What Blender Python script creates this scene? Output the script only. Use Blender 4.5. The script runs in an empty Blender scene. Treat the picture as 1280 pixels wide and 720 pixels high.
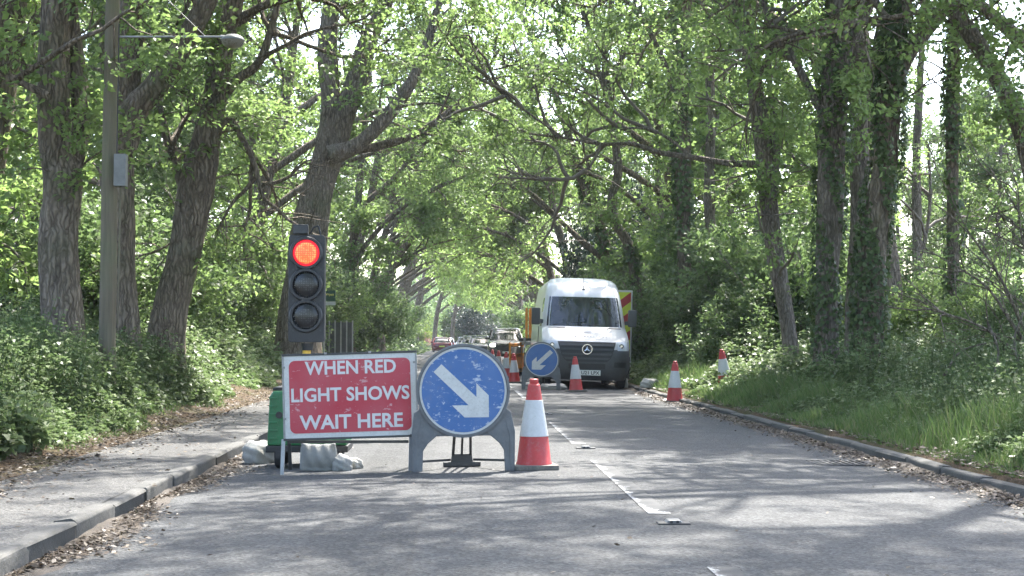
import bpy, bmesh, math
import numpy as np
from mathutils import Vector, Matrix
RAD = math.radians
S = bpy.context.scene
COL = S.collection

# ------------------------------------------------------------------ camera
CAMZ, F = 1.12, 1800.0
PITCH, YAW = math.atan(66 / F), math.atan(65 / F)
cd = bpy.data.cameras.new('camera')
cd.sensor_width = 36.0
cd.lens = 36.0 * F / 1280.0
cd.clip_end = 3000
cam = bpy.data.objects.new('camera', cd)
COL.objects.link(cam)
cam.location = (0, 0, CAMZ)
cam.rotation_euler = (math.pi / 2 + PITCH, 0, -YAW)
S.camera = cam

# ------------------------------------------------------------------ sky, sun, exposure
SUN_EL, SUN_AZ = RAD(58), RAD(24)          # azimuth clockwise from +Y
w = bpy.data.worlds.new('World')
S.world = w
w.use_nodes = True
wn = w.node_tree.nodes
sky = wn.new('ShaderNodeTexSky')
sky.sky_type = 'NISHITA'
sky.sun_disc = False
sky.sun_elevation, sky.sun_rotation = SUN_EL, SUN_AZ
sky.air_density, sky.dust_density, sky.ozone_density = 1.0, 2.5, 0.6
bg = wn['Background']
bg.inputs['Strength'].default_value = 0.15
w.node_tree.links.new(sky.outputs[0], bg.inputs['Color'])
sl = bpy.data.lights.new('sun', 'SUN')
sl.energy = 3.3
sl.angle = RAD(0.55)
sl.color = (1.0, 0.97, 0.91)
sun = bpy.data.objects.new('sun', sl)
COL.objects.link(sun)
sdir = Vector((math.sin(SUN_AZ) * math.cos(SUN_EL), math.cos(SUN_AZ) * math.cos(SUN_EL), math.sin(SUN_EL)))
sun.rotation_euler = (-sdir).to_track_quat('-Z', 'Y').to_euler()
sun.location = (20, 10, 40)
vs = S.view_settings
vs.view_transform = 'Standard'
vs.look = 'None'
vs.gamma = 1
vs.exposure = 2.62
vs.use_curve_mapping = False
S.cycles.max_bounces = 7
S.cycles.diffuse_bounces = 4
S.cycles.glossy_bounces = 3
S.cycles.transmission_bounces = 6
S.cycles.transparent_max_bounces = 8
S.cycles.caustics_reflective = False
S.cycles.caustics_refractive = False

# ------------------------------------------------------------------ pixel -> world
_M = Matrix.Rotation(-YAW, 3, 'Z') @ Matrix.Rotation(math.pi / 2 + PITCH, 3, 'X')
def ray(px, py):
    return _M @ Vector(((px - 640) / F, (360 - py) / F, -1))
def P(px, py, Y):
    d = ray(px, py)
    t = Y / d.y
    return Vector((d.x * t, Y, CAMZ + d.z * t))
XL, XR, XC = -2.13, 3.95, 0.91
def gz(x, y=0):
    x = np.asarray(x, float)
    road = 0.05 * (1 - ((x - XC) / 3.04) ** 2)
    left = np.where(x > -3.6, 0.10, 0.10 + np.minimum(0.7, 0.3 * (-3.6 - x)))
    right = 0.09 + np.minimum(0.45, 0.09 * (x - XR))
    return np.where(x < XL, left, np.where(x > XR, right, road))
def onground(px, Y):
    """point on the ground at depth Y under pixel column px"""
    x = P(px, 430, Y).x
    return Vector((x, Y, float(gz(x))))
def bend(y):
    y = np.asarray(y, float)
    return np.where(y > 140, 0.004 * (y - 140) ** 2, 0.0)

# ------------------------------------------------------------------ materials
class NM:
    def __init__(s, name):
        s.m = bpy.data.materials.new(name)
        s.m.use_nodes = True
        s.nt = s.m.node_tree
        s.b = s.nt.nodes['Principled BSDF']
        s.out = s.nt.nodes['Material Output']
    def n(s, t, **k):
        o = s.nt.nodes.new('ShaderNode' + t)
        for a, v in k.items():
            if a in o.inputs and not hasattr(o, a):
                o.inputs[a].default_value = v
            else:
                setattr(o, a, v)
        return o
    def l(s, a, b):
        s.nt.links.new(a, b)
    def coord(s, kind='Object', scale=(1, 1, 1), rot=(0, 0, 0)):
        c = s.n('TexCoord')
        mp = s.n('Mapping')
        mp.inputs['Scale'].default_value = scale
        mp.inputs['Rotation'].default_value = rot
        s.l(c.outputs[kind], mp.inputs[0])
        return mp.outputs[0]
    def noise(s, vec, scale, detail=4, rough=0.6):
        o = s.n('TexNoise')
        o.inputs['Scale'].default_value = scale
        o.inputs['Detail'].default_value = detail
        o.inputs['Roughness'].default_value = rough
        s.l(vec, o.inputs['Vector'])
        return o.outputs['Fac']
    def ramp(s, fac, stops):
        r = s.n('ValToRGB')
        e = r.color_ramp.elements
        while len(e) < len(stops):
            e.new(0.5)
        for q, (p, c) in zip(e, stops):
            q.position = p
            q.color = (*c, 1) if not isinstance(c, (int, float)) else (c, c, c, 1)
        s.l(fac, r.inputs[0])
        return r.outputs[0]
    def mix(s, fac, a, b, mode='MIX'):
        m = s.n('MixRGB', blend_type=mode)
        for i, v in ((0, fac), (1, a), (2, b)):
            if isinstance(v, (int, float)):
                m.inputs[i].default_value = v if i == 0 else (v, v, v, 1)
            elif isinstance(v, tuple):
                m.inputs[i].default_value = (*v, 1)
            else:
                s.l(v, m.inputs[i])
        return m.outputs[0]
    def bump(s, h, strength=0.3, dist=0.02):
        b = s.n('Bump')
        b.inputs['Strength'].default_value = strength
        b.inputs['Distance'].default_value = dist
        s.l(h, b.inputs['Height'])
        s.l(b.outputs[0], s.b.inputs['Normal'])
    def set(s, color=None, rough=None, metal=None, spec=None):
        if color is not None:
            if isinstance(color, tuple):
                s.b.inputs['Base Color'].default_value = (*color, 1)
            else:
                s.l(color, s.b.inputs['Base Color'])
        if rough is not None:
            if isinstance(rough, (int, float)):
                s.b.inputs['Roughness'].default_value = rough
            else:
                s.l(rough, s.b.inputs['Roughness'])
        if metal is not None:
            s.b.inputs['Metallic'].default_value = metal
        if spec is not None:
            s.b.inputs['Specular IOR Level'].default_value = spec
        return s

def worn(name, c, rough=0.5, var=0.25, scale=6, dirt=(0.09, 0.08, 0.07), dirt_amt=0.35, metal=0, bump=0.08):
    """painted / plastic surface with mottling, grime and scuffs"""
    m = NM(name)
    v = m.coord()
    n1 = m.noise(v, scale, 6, 0.65)
    n2 = m.noise(v, scale * 7, 5, 0.7)
    a = m.mix(m.ramp(n1, [(0.35, 0.0), (0.7, 1.0)]), tuple(x * (1 - var) for x in c), tuple(min(1, x * (1 + var * .5)) for x in c))
    d = m.mix(m.ramp(n2, [(0.5, 0.0), (0.75, dirt_amt)]), a, dirt)
    m.set(d, m.ramp(n1, [(0.3, rough * 0.8), (0.8, min(1, rough * 1.25))]), metal)
    m.bump(n2, bump, 0.01)
    return m.m

def leafmat(name, cols, transl=0.45, tcol=1.6, spec=0.22, clump=0.5, cscale=0.7):
    m = NM(name)
    g = m.n('NewGeometry')
    c = m.ramp(g.outputs['Random Per Island'], [(i / (len(cols) - 1), k) for i, k in enumerate(cols)])
    nz = m.noise(m.coord('Object'), cscale, 2, 0.5)
    k = m.ramp(nz, [(0.3, 1 - clump), (0.7, 1 + clump * 0.0)])
    c = m.mix(1.0, c, k, 'MULTIPLY')
    m.set(c, 0.42, 0, spec)
    t = m.n('BsdfTranslucent')
    tc = m.mix(1.0, c, (tcol * 0.93, tcol, tcol * 0.95), 'MULTIPLY')
    m.l(tc, t.inputs[0])
    ms = m.n('MixShader')
    ms.inputs[0].default_value = transl
    m.l(m.b.outputs[0], ms.inputs[1])
    m.l(t.outputs[0], ms.inputs[2])
    m.l(ms.outputs[0], m.out.inputs[0])
    return m.m

def barkmat(name, c1, c2, moss=0.25, scale=9.0):
    m = NM(name)
    v = m.coord('Object', (1, 1, 0.17))
    v1 = m.coord('Object')
    vo = m.n('TexVoronoi', feature='DISTANCE_TO_EDGE')
    vo.inputs['Scale'].default_value = scale * 1.9
    nz = m.noise(v, scale, 6, 0.7)
    ad = m.n('VectorMath', operation='ADD')
    m.l(v, ad.inputs[0])
    sc = m.n('VectorMath', operation='MULTIPLY')
    sc.inputs[1].default_value = (0.11, 0.11, 0.03)
    nc = m.n('TexNoise')
    nc.inputs['Scale'].default_value = 6
    m.l(v1, nc.inputs['Vector'])
    m.l(nc.outputs['Color'], sc.inputs[0])
    m.l(sc.outputs[0], ad.inputs[1])
    m.l(ad.outputs[0], vo.inputs['Vector'])
    h = m.mix(0.5, m.ramp(vo.outputs['Distance'], [(0.0, 0.0), (0.3, 1.0)]), m.ramp(nz, [(0.3, 0.0), (0.7, 1.0)]))
    c = m.mix(h, c1, c2)
    big = m.noise(v1, 1.3, 4, 0.6)
    c = m.mix(m.ramp(big, [(0.5, 0.0), (0.72, moss)]), c, (0.075, 0.095, 0.035))
    pale = m.noise(v1, 2.6, 3, 0.6)
    c = m.mix(m.ramp(pale, [(0.6, 0.0), (0.8, 0.45)]), c, (0.26, 0.24, 0.2))
    m.set(c, 0.92, 0, 0.15)
    m.bump(h, 1.0, 0.05)
    return m.m

def asphalt(name, c0, c1, patch=True, dirt=0.3):
    m = NM(name)
    v = m.coord()
    fine = m.noise(v, 95, 3, 0.8)
    mid = m.noise(v, 2.2, 6, 0.65)
    vo = m.n('TexVoronoi')
    vo.inputs['Scale'].default_value = 58
    m.l(v, vo.inputs['Vector'])
    c = m.mix(m.ramp(mid, [(0.3, 0.0), (0.7, 1.0)]), c0, c1)
    spk = m.ramp(vo.outputs['Color'], [(0.0, 0.35), (0.5, 0.95), (1.0, 1.8)])
    c = m.mix(1.0, c, spk, 'MULTIPLY')
    c = m.mix(m.ramp(fine, [(0.42, 0.0), (0.6, 0.35)]), c, tuple(x * 1.7 for x in c1))
    st = m.noise(m.coord('Object', (1.0, 0.12, 1)), 1.6, 5, 0.6)
    c = m.mix(m.ramp(st, [(0.5, 0.0), (0.75, dirt)]), c, tuple(x * 0.55 for x in c0))
    m.set(c, 0.86, 0, 0.3)
    m.bump(m.mix(0.5, fine, vo.outputs['Distance']), 0.8, 0.015)
    return m.m

M = {}
M['asphalt'] = asphalt('asphalt', (0.046, 0.046, 0.0455), (0.07, 0.07, 0.069))
M['asphalt_new'] = asphalt('asphalt_patch', (0.04, 0.04, 0.0395), (0.061, 0.061, 0.06))
M['path'] = asphalt('path_tarmac', (0.054, 0.052, 0.049), (0.082, 0.079, 0.074), dirt=0.5)
M['kerb'] = worn('kerb_concrete', (0.088, 0.084, 0.077), 0.9, 0.5, 5, (0.045, 0.044, 0.03), 0.85, bump=0.6)
def groundmat():
    m = NM('woodland_soil')
    v = m.coord()
    a = m.noise(v, 1.1, 5, 0.6)
    b = m.noise(v, 22, 5, 0.75)
    c = m.mix(m.ramp(b, [(0.3, 0.0), (0.7, 1.0)]), (0.045, 0.033, 0.022), (0.15, 0.105, 0.07))
    c = m.mix(m.ramp(a, [(0.45, 0.0), (0.65, 0.55)]), c, (0.05, 0.075, 0.022))
    m.set(c, 0.95, 0, 0.1)
    m.bump(b, 0.9, 0.03)
    return m.m
M['soil'] = groundmat()
M['silt'] = worn('channel_silt', (0.075, 0.06, 0.047), 0.95, 0.4, 20, (0.15, 0.12, 0.09), 0.5, bump=0.8)
M['bark'] = barkmat('oak_bark', (0.042, 0.033, 0.025), (0.3, 0.245, 0.19), 0.45)
M['bark_grey'] = barkmat('grey_bark', (0.055, 0.045, 0.037), (0.31, 0.265, 0.22), 0.3, 11)
M['twig'] = worn('twig_bark', (0.15, 0.125, 0.1), 0.9, 0.35, 4)
M['oak'] = leafmat('oak_leaf', [(0.12, 0.17, 0.055), (0.155, 0.215, 0.07), (0.2, 0.26, 0.09), (0.135, 0.19, 0.06)], 0.52, 1.8, clump=0.3)
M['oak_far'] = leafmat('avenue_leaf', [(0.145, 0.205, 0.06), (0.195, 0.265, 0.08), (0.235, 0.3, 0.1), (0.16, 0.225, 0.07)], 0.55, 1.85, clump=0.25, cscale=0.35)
M['shrub'] = leafmat('shrub_leaf', [(0.1, 0.145, 0.055), (0.13, 0.185, 0.07), (0.17, 0.225, 0.088)], 0.45, 1.6, clump=0.45, cscale=0.9)
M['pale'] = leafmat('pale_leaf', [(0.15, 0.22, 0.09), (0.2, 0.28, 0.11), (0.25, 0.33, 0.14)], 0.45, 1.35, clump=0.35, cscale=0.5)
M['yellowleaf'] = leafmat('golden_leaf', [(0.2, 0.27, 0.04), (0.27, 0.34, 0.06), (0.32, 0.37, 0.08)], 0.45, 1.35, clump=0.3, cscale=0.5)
M['dark'] = leafmat('evergreen_leaf', [(0.02, 0.042, 0.02), (0.033, 0.062, 0.03), (0.048, 0.08, 0.04)], 0.15, 1.2, 0.5, clump=0.4)
M['ivy'] = leafmat('ivy_leaf', [(0.055, 0.085, 0.03), (0.09, 0.135, 0.045), (0.14, 0.19, 0.07)], 0.35, 1.5, 0.3, clump=0.3)
M['nettle'] = leafmat('nettle_leaf', [(0.1, 0.145, 0.056), (0.13, 0.185, 0.07), (0.17, 0.225, 0.09), (0.19, 0.23, 0.11)], 0.38, 1.4, clump=0.4, cscale=1.2)
M['grass'] = leafmat('grass_blade', [(0.08, 0.13, 0.04), (0.115, 0.175, 0.055), (0.145, 0.205, 0.068), (0.2, 0.2, 0.11)], 0.4, 1.4, clump=0.35, cscale=1.0)
M['litter'] = leafmat('dry_leaf', [(0.035, 0.025, 0.018), (0.07, 0.05, 0.036), (0.11, 0.083, 0.06), (0.2, 0.16, 0.12), (0.055, 0.04, 0.03)], 0.1, 1.0, 0.2, clump=0.2)
M['blossom'] = leafmat('blossom', [(0.45, 0.2, 0.2), (0.55, 0.32, 0.3), (0.4, 0.3, 0.2)], 0.3, 1.1, clump=0.2)

# ------------------------------------------------------------------ mesh helpers
def link(o, parent=None):
    COL.objects.link(o)
    if parent is not None:
        o.parent = parent
    return o
def tag(o, label=None, cat=None, group=None, kind=None):
    for k, v in (('label', label), ('category', cat), ('group', group), ('kind', kind)):
        if v:
            o[k] = v
    return o
def thing(name, label, cat, loc=(0, 0, 0), rotz=0, group=None):
    o = bpy.data.objects.new(name, None)
    o.empty_display_size = 0.2
    o.location = loc
    o.rotation_euler = (0, 0, rotz)
    link(o)
    return tag(o, label, cat, group)
def npmesh(name, verts, faces, mat, smooth=False):
    """verts (n,3), faces (m,k) with one k"""
    me = bpy.data.meshes.new(name)
    verts = np.ascontiguousarray(verts, np.float32)
    faces = np.ascontiguousarray(faces, np.int32)
    nf, k = faces.shape
    me.vertices.add(len(verts))
    me.vertices.foreach_set('co', verts.ravel())
    me.loops.add(nf * k)
    me.loops.foreach_set('vertex_index', faces.ravel())
    me.polygons.add(nf)
    me.polygons.foreach_set('loop_start', np.arange(0, nf * k, k, dtype=np.int32))
    if smooth:
        me.polygons.foreach_set('use_smooth', np.ones(nf, bool))
    me.update(calc_edges=True)
    me.materials.append(mat)
    return me
def npobj(name, verts, faces, mat, parent=None, smooth=False):
    return link(bpy.data.objects.new(name, npmesh(name, verts, faces, mat, smooth)), parent)

class MB:
    def __init__(s):
        s.v, s.f = [], []
    def add(s, vs_, fs_):
        o = len(s.v)
        s.v += [tuple(x) for x in vs_]
        s.f += [tuple(i + o for i in f) for f in fs_]
        return s
    def box(s, c, d, rot=None):
        x, y, z = d[0] / 2, d[1] / 2, d[2] / 2
        vs_ = [Vector((i, j, k)) for k in (-z, z) for j in (-y, y) for i in (-x, x)]
        if rot is not None:
            vs_ = [rot @ q for q in vs_]
        vs_ = [q + Vector(c) for q in vs_]
        return s.add(vs_, [(0, 2, 3, 1), (4, 5, 7, 6), (0, 1, 5, 4), (2, 6, 7, 3), (0, 4, 6, 2), (1, 3, 7, 5)])
    def bar(s, a, b, t, u=None):
        """square bar from a to b"""
        a, b = Vector(a), Vector(b)
        d = b - a
        q = d.to_track_quat('Z', 'Y').to_matrix()
        u = u or t
        return s.box((a + b) / 2, (t, u, d.length), q)
    def cyl(s, a, b, r0, r1=None, n=16, cap=True):
        a, b = Vector(a), Vector(b)
        r1 = r0 if r1 is None else r1
        q = (b - a).to_track_quat('Z', 'Y').to_matrix()
        vs_ = []
        for p, r in ((a, r0), (b, r1)):
            vs_ += [p + q @ Vector((r * math.cos(2 * math.pi * i / n), r * math.sin(2 * math.pi * i / n), 0)) for i in range(n)]
        fs_ = [(i, (i + 1) % n, n + (i + 1) % n, n + i) for i in range(n)]
        if cap:
            fs_ += [tuple(range(n - 1, -1, -1)), tuple(range(n, 2 * n))]
        return s.add(vs_, fs_)
    def lathe(s, prof, n=24, axis='Z', c=(0, 0, 0), cap=True):
        """profile of (r, h)"""
        vs_ = []
        for r, h in prof:
            for i in range(n):
                a = 2 * math.pi * i / n
                x, y = r * math.cos(a), r * math.sin(a)
                p = (x, y, h) if axis == 'Z' else ((x, h, y) if axis == 'Y' else (h, x, y))
                vs_.append((p[0] + c[0], p[1] + c[1], p[2] + c[2]))
        fs_ = []
        for k in range(len(prof) - 1):
            for i in range(n):
                j = (i + 1) % n
                fs_.append((k * n + i, k * n + j, (k + 1) * n + j, (k + 1) * n + i))
        if cap:
            if prof[0][0] > 1e-6:
                fs_.append(tuple(range(n)))
            if prof[-1][0] > 1e-6:
                m = (len(prof) - 1) * n
                fs_.append(tuple(range(m, m + n)))
        return s.add(vs_, fs_)
    def prism(s, poly, y0, y1):
        """polygon in x,z extruded along y"""
        n = len(poly)
        vs_ = [(x, y0, z) for x, z in poly] + [(x, y1, z) for x, z in poly]
        return s.add(vs_, [tuple(range(n)), tuple(range(2 * n - 1, n - 1, -1))] + [(i, n + i, n + (i + 1) % n, (i + 1) % n) for i in range(n)])
    def tube(s, pts, r, n=8):
        for a, b in zip(pts[:-1], pts[1:]):
            s.cyl(a, b, r, r, n)
        return s
    def build(s, name, mat, parent=None, bevel=0.0, smooth=False, seg=2):
        bm = bmesh.new()
        vv = [bm.verts.new(p) for p in s.v]
        for f in s.f:
            try:
                bm.faces.new([vv[i] for i in f])
            except ValueError:
                pass
        bmesh.ops.recalc_face_normals(bm, faces=bm.faces)
        if bevel > 0:
            es = [e for e in bm.edges if len(e.link_faces) == 2 and e.calc_face_angle(0) > 0.5]
            bmesh.ops.bevel(bm, geom=es, offset=bevel, segments=seg, affect='EDGES', profile=0.6, clamp_overlap=True)
        me = bpy.data.meshes.new(name)
        bm.to_mesh(me)
        bm.free()
        if smooth:
            for p in me.polygons:
                p.use_smooth = True
            me.set_sharp_from_angle(angle=RAD(38))
        me.materials.append(mat)
        return link(bpy.data.objects.new(name, me), parent)

def rrect(x0, x1, z0, z1, r, n=5):
    out = []
    for cx, cz, a0 in ((x1 - r, z0 + r, -90), (x1 - r, z1 - r, 0), (x0 + r, z1 - r, 90), (x0 + r, z0 + r, 180)):
        for i in range(n + 1):
            a = RAD(a0 + 90 * i / n)
            out.append((cx + r * math.cos(a), cz + r * math.sin(a)))
    return out

def text_part(body, x0, x1, z0, z1, y, mat, parent, bold=0.02, name='lettering', rot=None):
    """flat letters filling x0..x1, z0..z1 in the plane y, facing -y"""
    cu = bpy.data.curves.new(name, 'FONT')
    cu.body = body
    cu.size = 1
    cu.offset = bold
    cu.resolution_u = 3
    cu.extrude = 0.004
    o = bpy.data.objects.new('tmp_text', cu)
    COL.objects.link(o)
    dg = bpy.context.evaluated_depsgraph_get()
    me = bpy.data.meshes.new_from_object(o.evaluated_get(dg))
    bpy.data.objects.remove(o)
    me.name = name
    n = len(me.vertices)
    co = np.empty(n * 3, np.float32)
    me.vertices.foreach_get('co', co)
    co = co.reshape(-1, 3)
    mn, mx = co.min(0), co.max(0)
    out = np.empty_like(co)
    out[:, 0] = x0 + (co[:, 0] - mn[0]) / (mx[0] - mn[0]) * (x1 - x0)
    out[:, 2] = z0 + (co[:, 1] - mn[1]) / (mx[1] - mn[1]) * (z1 - z0)
    out[:, 1] = y - (co[:, 2] - mn[2]) * 0.2
    if rot is not None:
        out = np.array([rot @ Vector(p) for p in out], np.float32)
    me.vertices.foreach_set('co', out.ravel())
    me.materials.clear()
    me.materials.append(mat)
    me.update()
    return link(bpy.data.objects.new(name, me), parent)

# ------------------------------------------------------------------ the setting: ground, road, footpath, kerbs
RNG = np.random.default_rng(7)
def sheet(name, xs, ys, zf, mat, bendit=True, kind='structure'):
    X, Y = np.meshgrid(np.asarray(xs, float), np.asarray(ys, float))
    Z = zf(X, Y)
    B = bend(Y) if bendit else 0
    v = np.stack([X + B, Y, Z], -1).reshape(-1, 3)
    nx, ny = len(xs), len(ys)
    i = np.arange((ny - 1) * nx).reshape(ny - 1, nx)[:, :-1].ravel()
    f = np.stack([i, i + 1, i + nx + 1, i + nx], -1)
    o = npobj(name, v, f, mat, None, True)
    return tag(o, kind=kind)
def wob(X, Y, a=0.04):
    return a * (np.sin(X * 2.3 + Y * 1.1) + np.sin(X * 0.9 - Y * 1.7 + 1) + 0.6 * np.sin(X * 4.1 + Y * 3.3))
gxs = [-500, -120, -40, -20, -14, -10, -8, -7, -6.2, -5.6, -5.1, -4.6, -4.25, -3.9, -3.6, -3.25, -3.0, -2.3, -2.15, -2.0, 1, 3.8, 3.97, 4.06, 4.3, 4.7, 5.2, 5.8, 6.5, 7.5, 9, 12, 16, 24, 50, 120, 500]
gys = list(np.arange(-60, 60, 0.6)) + list(np.arange(60, 240, 4)) + [300, 450, 700, 1200]
def ground_h(X, Y):
    z = gz(X, Y) - 0.004 + np.where((X < -3.95) | (X > 4.28), wob(X, Y), wob(X, Y, 0.008))
    return np.where((X > -2.95) & (X < 4.0), -0.12, z)
sheet('ground', gxs, gys, ground_h, M['soil'])
ry = list(np.arange(-60, 140, 2.0)) + list(np.arange(140, 260, 4))
sheet('road', np.linspace(XL - 0.02, XR + 0.02, 25), ry, lambda X, Y: gz(np.clip(X, XL, XR)), M['asphalt'])
# reinstated trench: a darker strip in the near lane
sheet('road_patch', np.linspace(-0.82, -0.24, 5), np.arange(2, 60, 1.0), lambda X, Y: gz(X) + 0.004, M['asphalt_new'])
pe = np.arange(-60, 175, 0.7)
def path_h(X, Y):
    return 0.114 + 0.003 * np.sin(X * 3 + Y * 0.8) + 0.002 * np.sin(Y * 2.3 + X)
sheet('footpath', [-3.3, -3.15, -2.9, -2.7, -2.4, XL - 0.09], pe, path_h, M['path'])

# the centre line: worn thermoplastic dashes and the studs between them
def paint(name, solid):
    m = NM(name)
    v = m.coord()
    a = m.noise(v, 9, 8, 0.75)
    g = m.n('TexCoord')
    sp = m.n('SeparateXYZ')
    m.l(g.outputs['Object'], sp.inputs[0])
    # the wheel side of each dash is rubbed away
    e = m.n('MapRange')
    e.inputs['From Min'].default_value, e.inputs['From Max'].default_value = -0.075, 0.06
    e.inputs['To Min'].default_value, e.inputs['To Max'].default_value = 0.2, -0.17
    m.l(sp.outputs['X'], e.inputs['Value'])
    en = m.n('MapRange')
    en.inputs['From Min'].default_value, en.inputs['From Max'].default_value = -2.0, -1.72
    en.inputs['To Min'].default_value, en.inputs['To Max'].default_value = 0.35, 0.0
    m.l(sp.outputs['Y'], en.inputs['Value'])
    ad = m.n('Math', operation='ADD')
    m.l(a, ad.inputs[0]); m.l(e.outputs[0], ad.inputs[1])
    ad2 = m.n('Math', operation='ADD')
    m.l(ad.outputs[0], ad2.inputs[0]); m.l(en.outputs[0], ad2.inputs[1])
    k = m.ramp(ad2.outputs[0], [(0.5 - solid, 0.0), (0.56 - solid, 1.0)])
    m.set(m.mix(k, (0.056, 0.056, 0.056), m.mix(a, (0.24, 0.24, 0.235), (0.4, 0.4, 0.39))), 0.75, 0, 0.3)
    m.bump(k, 0.3, 0.01)
    return m.m
M['paint'] = paint('road_paint', -0.11)
M['paint_good'] = paint('road_paint_kept', 0.0)
XM = P(810, 637, 1.12 * F / 212).x
xm = 1.235
for i in range(22):
    y0 = 8.9 + 6.0 * (i - 1) if i else 2.8
    x = xm
    vv = []
    for yy in np.linspace(-2, 2, 9):
        for xx in (-0.07, 0.07):
            vv.append((xx, yy, float(gz(x + xx)) + 0.005))
    ff = [(2 * k, 2 * k + 1, 2 * k + 3, 2 * k + 2) for k in range(8)]
    d = npobj('lane_marking', np.array(vv), np.array(ff), M['paint_good' if i % 3 == 1 and i > 1 else 'paint'])
    d.location = (x + float(bend(y0 + 2)), y0 + 2, 0)
    tag(d, kind='structure')
M['iron'] = worn('cast_iron', (0.06, 0.06, 0.062), 0.6, 0.4, 14, metal=0.4)
M['studwhite'] = worn('stud_white', (0.17, 0.17, 0.17), 0.4, 0.2, 20)
M['black_rubber'] = worn('black_rubber', (0.022, 0.022, 0.024), 0.7, 0.3, 9, (0.09, 0.085, 0.08), 0.4)
for i, (px, py) in enumerate([(838, 657), (735, 562), (682, 519)]):
    Y = CAMZ * F / (py - 426) * 0.967
    t = thing('road_stud', 'catseye road stud', 'road stud', (xm + 0.015, Y, float(gz(xm))), 0, 'catseye studs on the centre line')
    t['label'] = ['catseye road stud at the near end of the most worn dash', 'catseye road stud level with the rubber base of the scuffed cone', 'catseye road stud on the centre line short of the small arrow sign'][i]
    MB().box((0, 0, 0.004), (0.19, 0.12, 0.014)).build('housing', M['iron'], t, 0.006)
    MB().prism([(-0.05, 0.008), (0.05, 0.008), (0.036, 0.026), (-0.036, 0.026)], -0.05, 0.05).build('rubber_insert', M['studwhite'], t, 0.006)
    for s in (-1, 1):
        MB().cyl((s * 0.018, -0.056, 0.016), (s * 0.018, -0.045, 0.016), 0.009, n=10).build('reflector', M['black_rubber'], t)
# gully grate in the right-hand channel
gp = (3.42, 12.9)
g = thing('drain_grate', 'rusty slotted drain grate set into the tarmac by the grassy kerb', 'drain', (gp[0], gp[1], float(gz(gp[0])) + 0.001))
MB().box((0, 0, -0.012), (0.5, 0.5, 0.02)).build('pit', M['black_rubber'], g)
fr = MB()
for s in (-1, 1):
    fr.box((s * 0.235, 0, 0.003), (0.03, 0.5, 0.012)).box((0, s * 0.235, 0.0035), (0.5, 0.03, 0.012))
fr.build('frame', M['iron'], g)
for k in range(7):
    MB().box((-0.18 + k * 0.06, 0, 0.002), (0.028, 0.44, 0.01)).build('grate_bar', M['iron'], g)

# kerbs: every stone its own piece
def stone_mesh(rng, i):
    b = bmesh.new()
    bmesh.ops.create_cube(b, size=1)
    for vtx in b.verts:
        vtx.co = Vector((vtx.co.x * 0.125, vtx.co.y * 0.909, vtx.co.z * 0.26 - 0.13))
    b.edges.ensure_lookup_table()
    lng = [e for e in b.edges if abs(e.verts[0].co.y - e.verts[1].co.y) > 0.5]
    edg = [e for e in lng if e.verts[0].co.x > 0 and e.verts[0].co.z > -0.1]
    bmesh.ops.bevel(b, geom=edg, offset=0.028, segments=4, profile=0.5, affect='EDGES')
    lng = [e for e in b.edges if abs(e.verts[0].co.y - e.verts[1].co.y) > 0.5 and e.verts[0].co.x < -0.05 and e.verts[0].co.z > -0.1]
    bmesh.ops.bevel(b, geom=lng, offset=0.006, segments=1, profile=0.5, affect='EDGES')
    bmesh.ops.bevel(b, geom=[e for e in b.edges if abs(e.verts[0].co.y) > 0.4 and abs(e.verts[1].co.y) > 0.4 and abs(e.verts[0].co.y - e.verts[1].co.y) < 0.1], offset=0.005, segments=1, profile=0.5, affect='EDGES')
    for vtx in b.verts:
        vtx.co += Vector(rng.normal(0, 0.0035, 3))
    me = bpy.data.meshes.new('kerb_stone')
    b.to_mesh(me)
    b.free()
    for p in me.polygons:
        p.use_smooth = True
    me.set_sharp_from_angle(angle=RAD(45))
    me.materials.append(M['kerb'])
    return me
stones = [stone_mesh(RNG, i) for i in range(8)]
for side, x0, top in (('kerb_left', XL - 0.062, 0.118), ('kerb_right', XR + 0.062, 0.085)):
    k = bpy.data.objects.new(side, None)
    link(k)
    tag(k, kind='structure')
    for i in range(64 if side == 'kerb_left' else 46):
        y = 4.0 + i * 0.915
        o = bpy.data.objects.new('kerb_stone', stones[int(RNG.integers(8))])
        o.location = (x0 + RNG.normal(0, 0.008), y, top + RNG.normal(0, 0.004))
        o.rotation_euler = (RNG.normal(0, 0.006), RNG.normal(0, 0.03), RNG.normal(0, 0.008) + (math.pi if side == 'kerb_right' else 0))
        link(o, k)
    if True:
        ys = np.arange(4.0 + (64 if side == 'kerb_left' else 46) * 0.915 - 0.45, 180, 1.0)
        vv, ff = [], []
        for j, y in enumerate(ys):
            bx = float(bend(y))
            vv += [(x0 - 0.062 + bx, y, -0.1), (x0 - 0.062 + bx, y, top), (x0 + 0.062 + bx, y, top), (x0 + 0.062 + bx, y, -0.1)]
            if j:
                for q in range(3):
                    a = 4 * (j - 1) + q
                    ff.append((a, a + 1, a + 5, a + 4))
        o = npobj('kerb_run', np.array(vv), np.array(ff), M['kerb'], k)
        o['kind'] = 'stuff'

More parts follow.
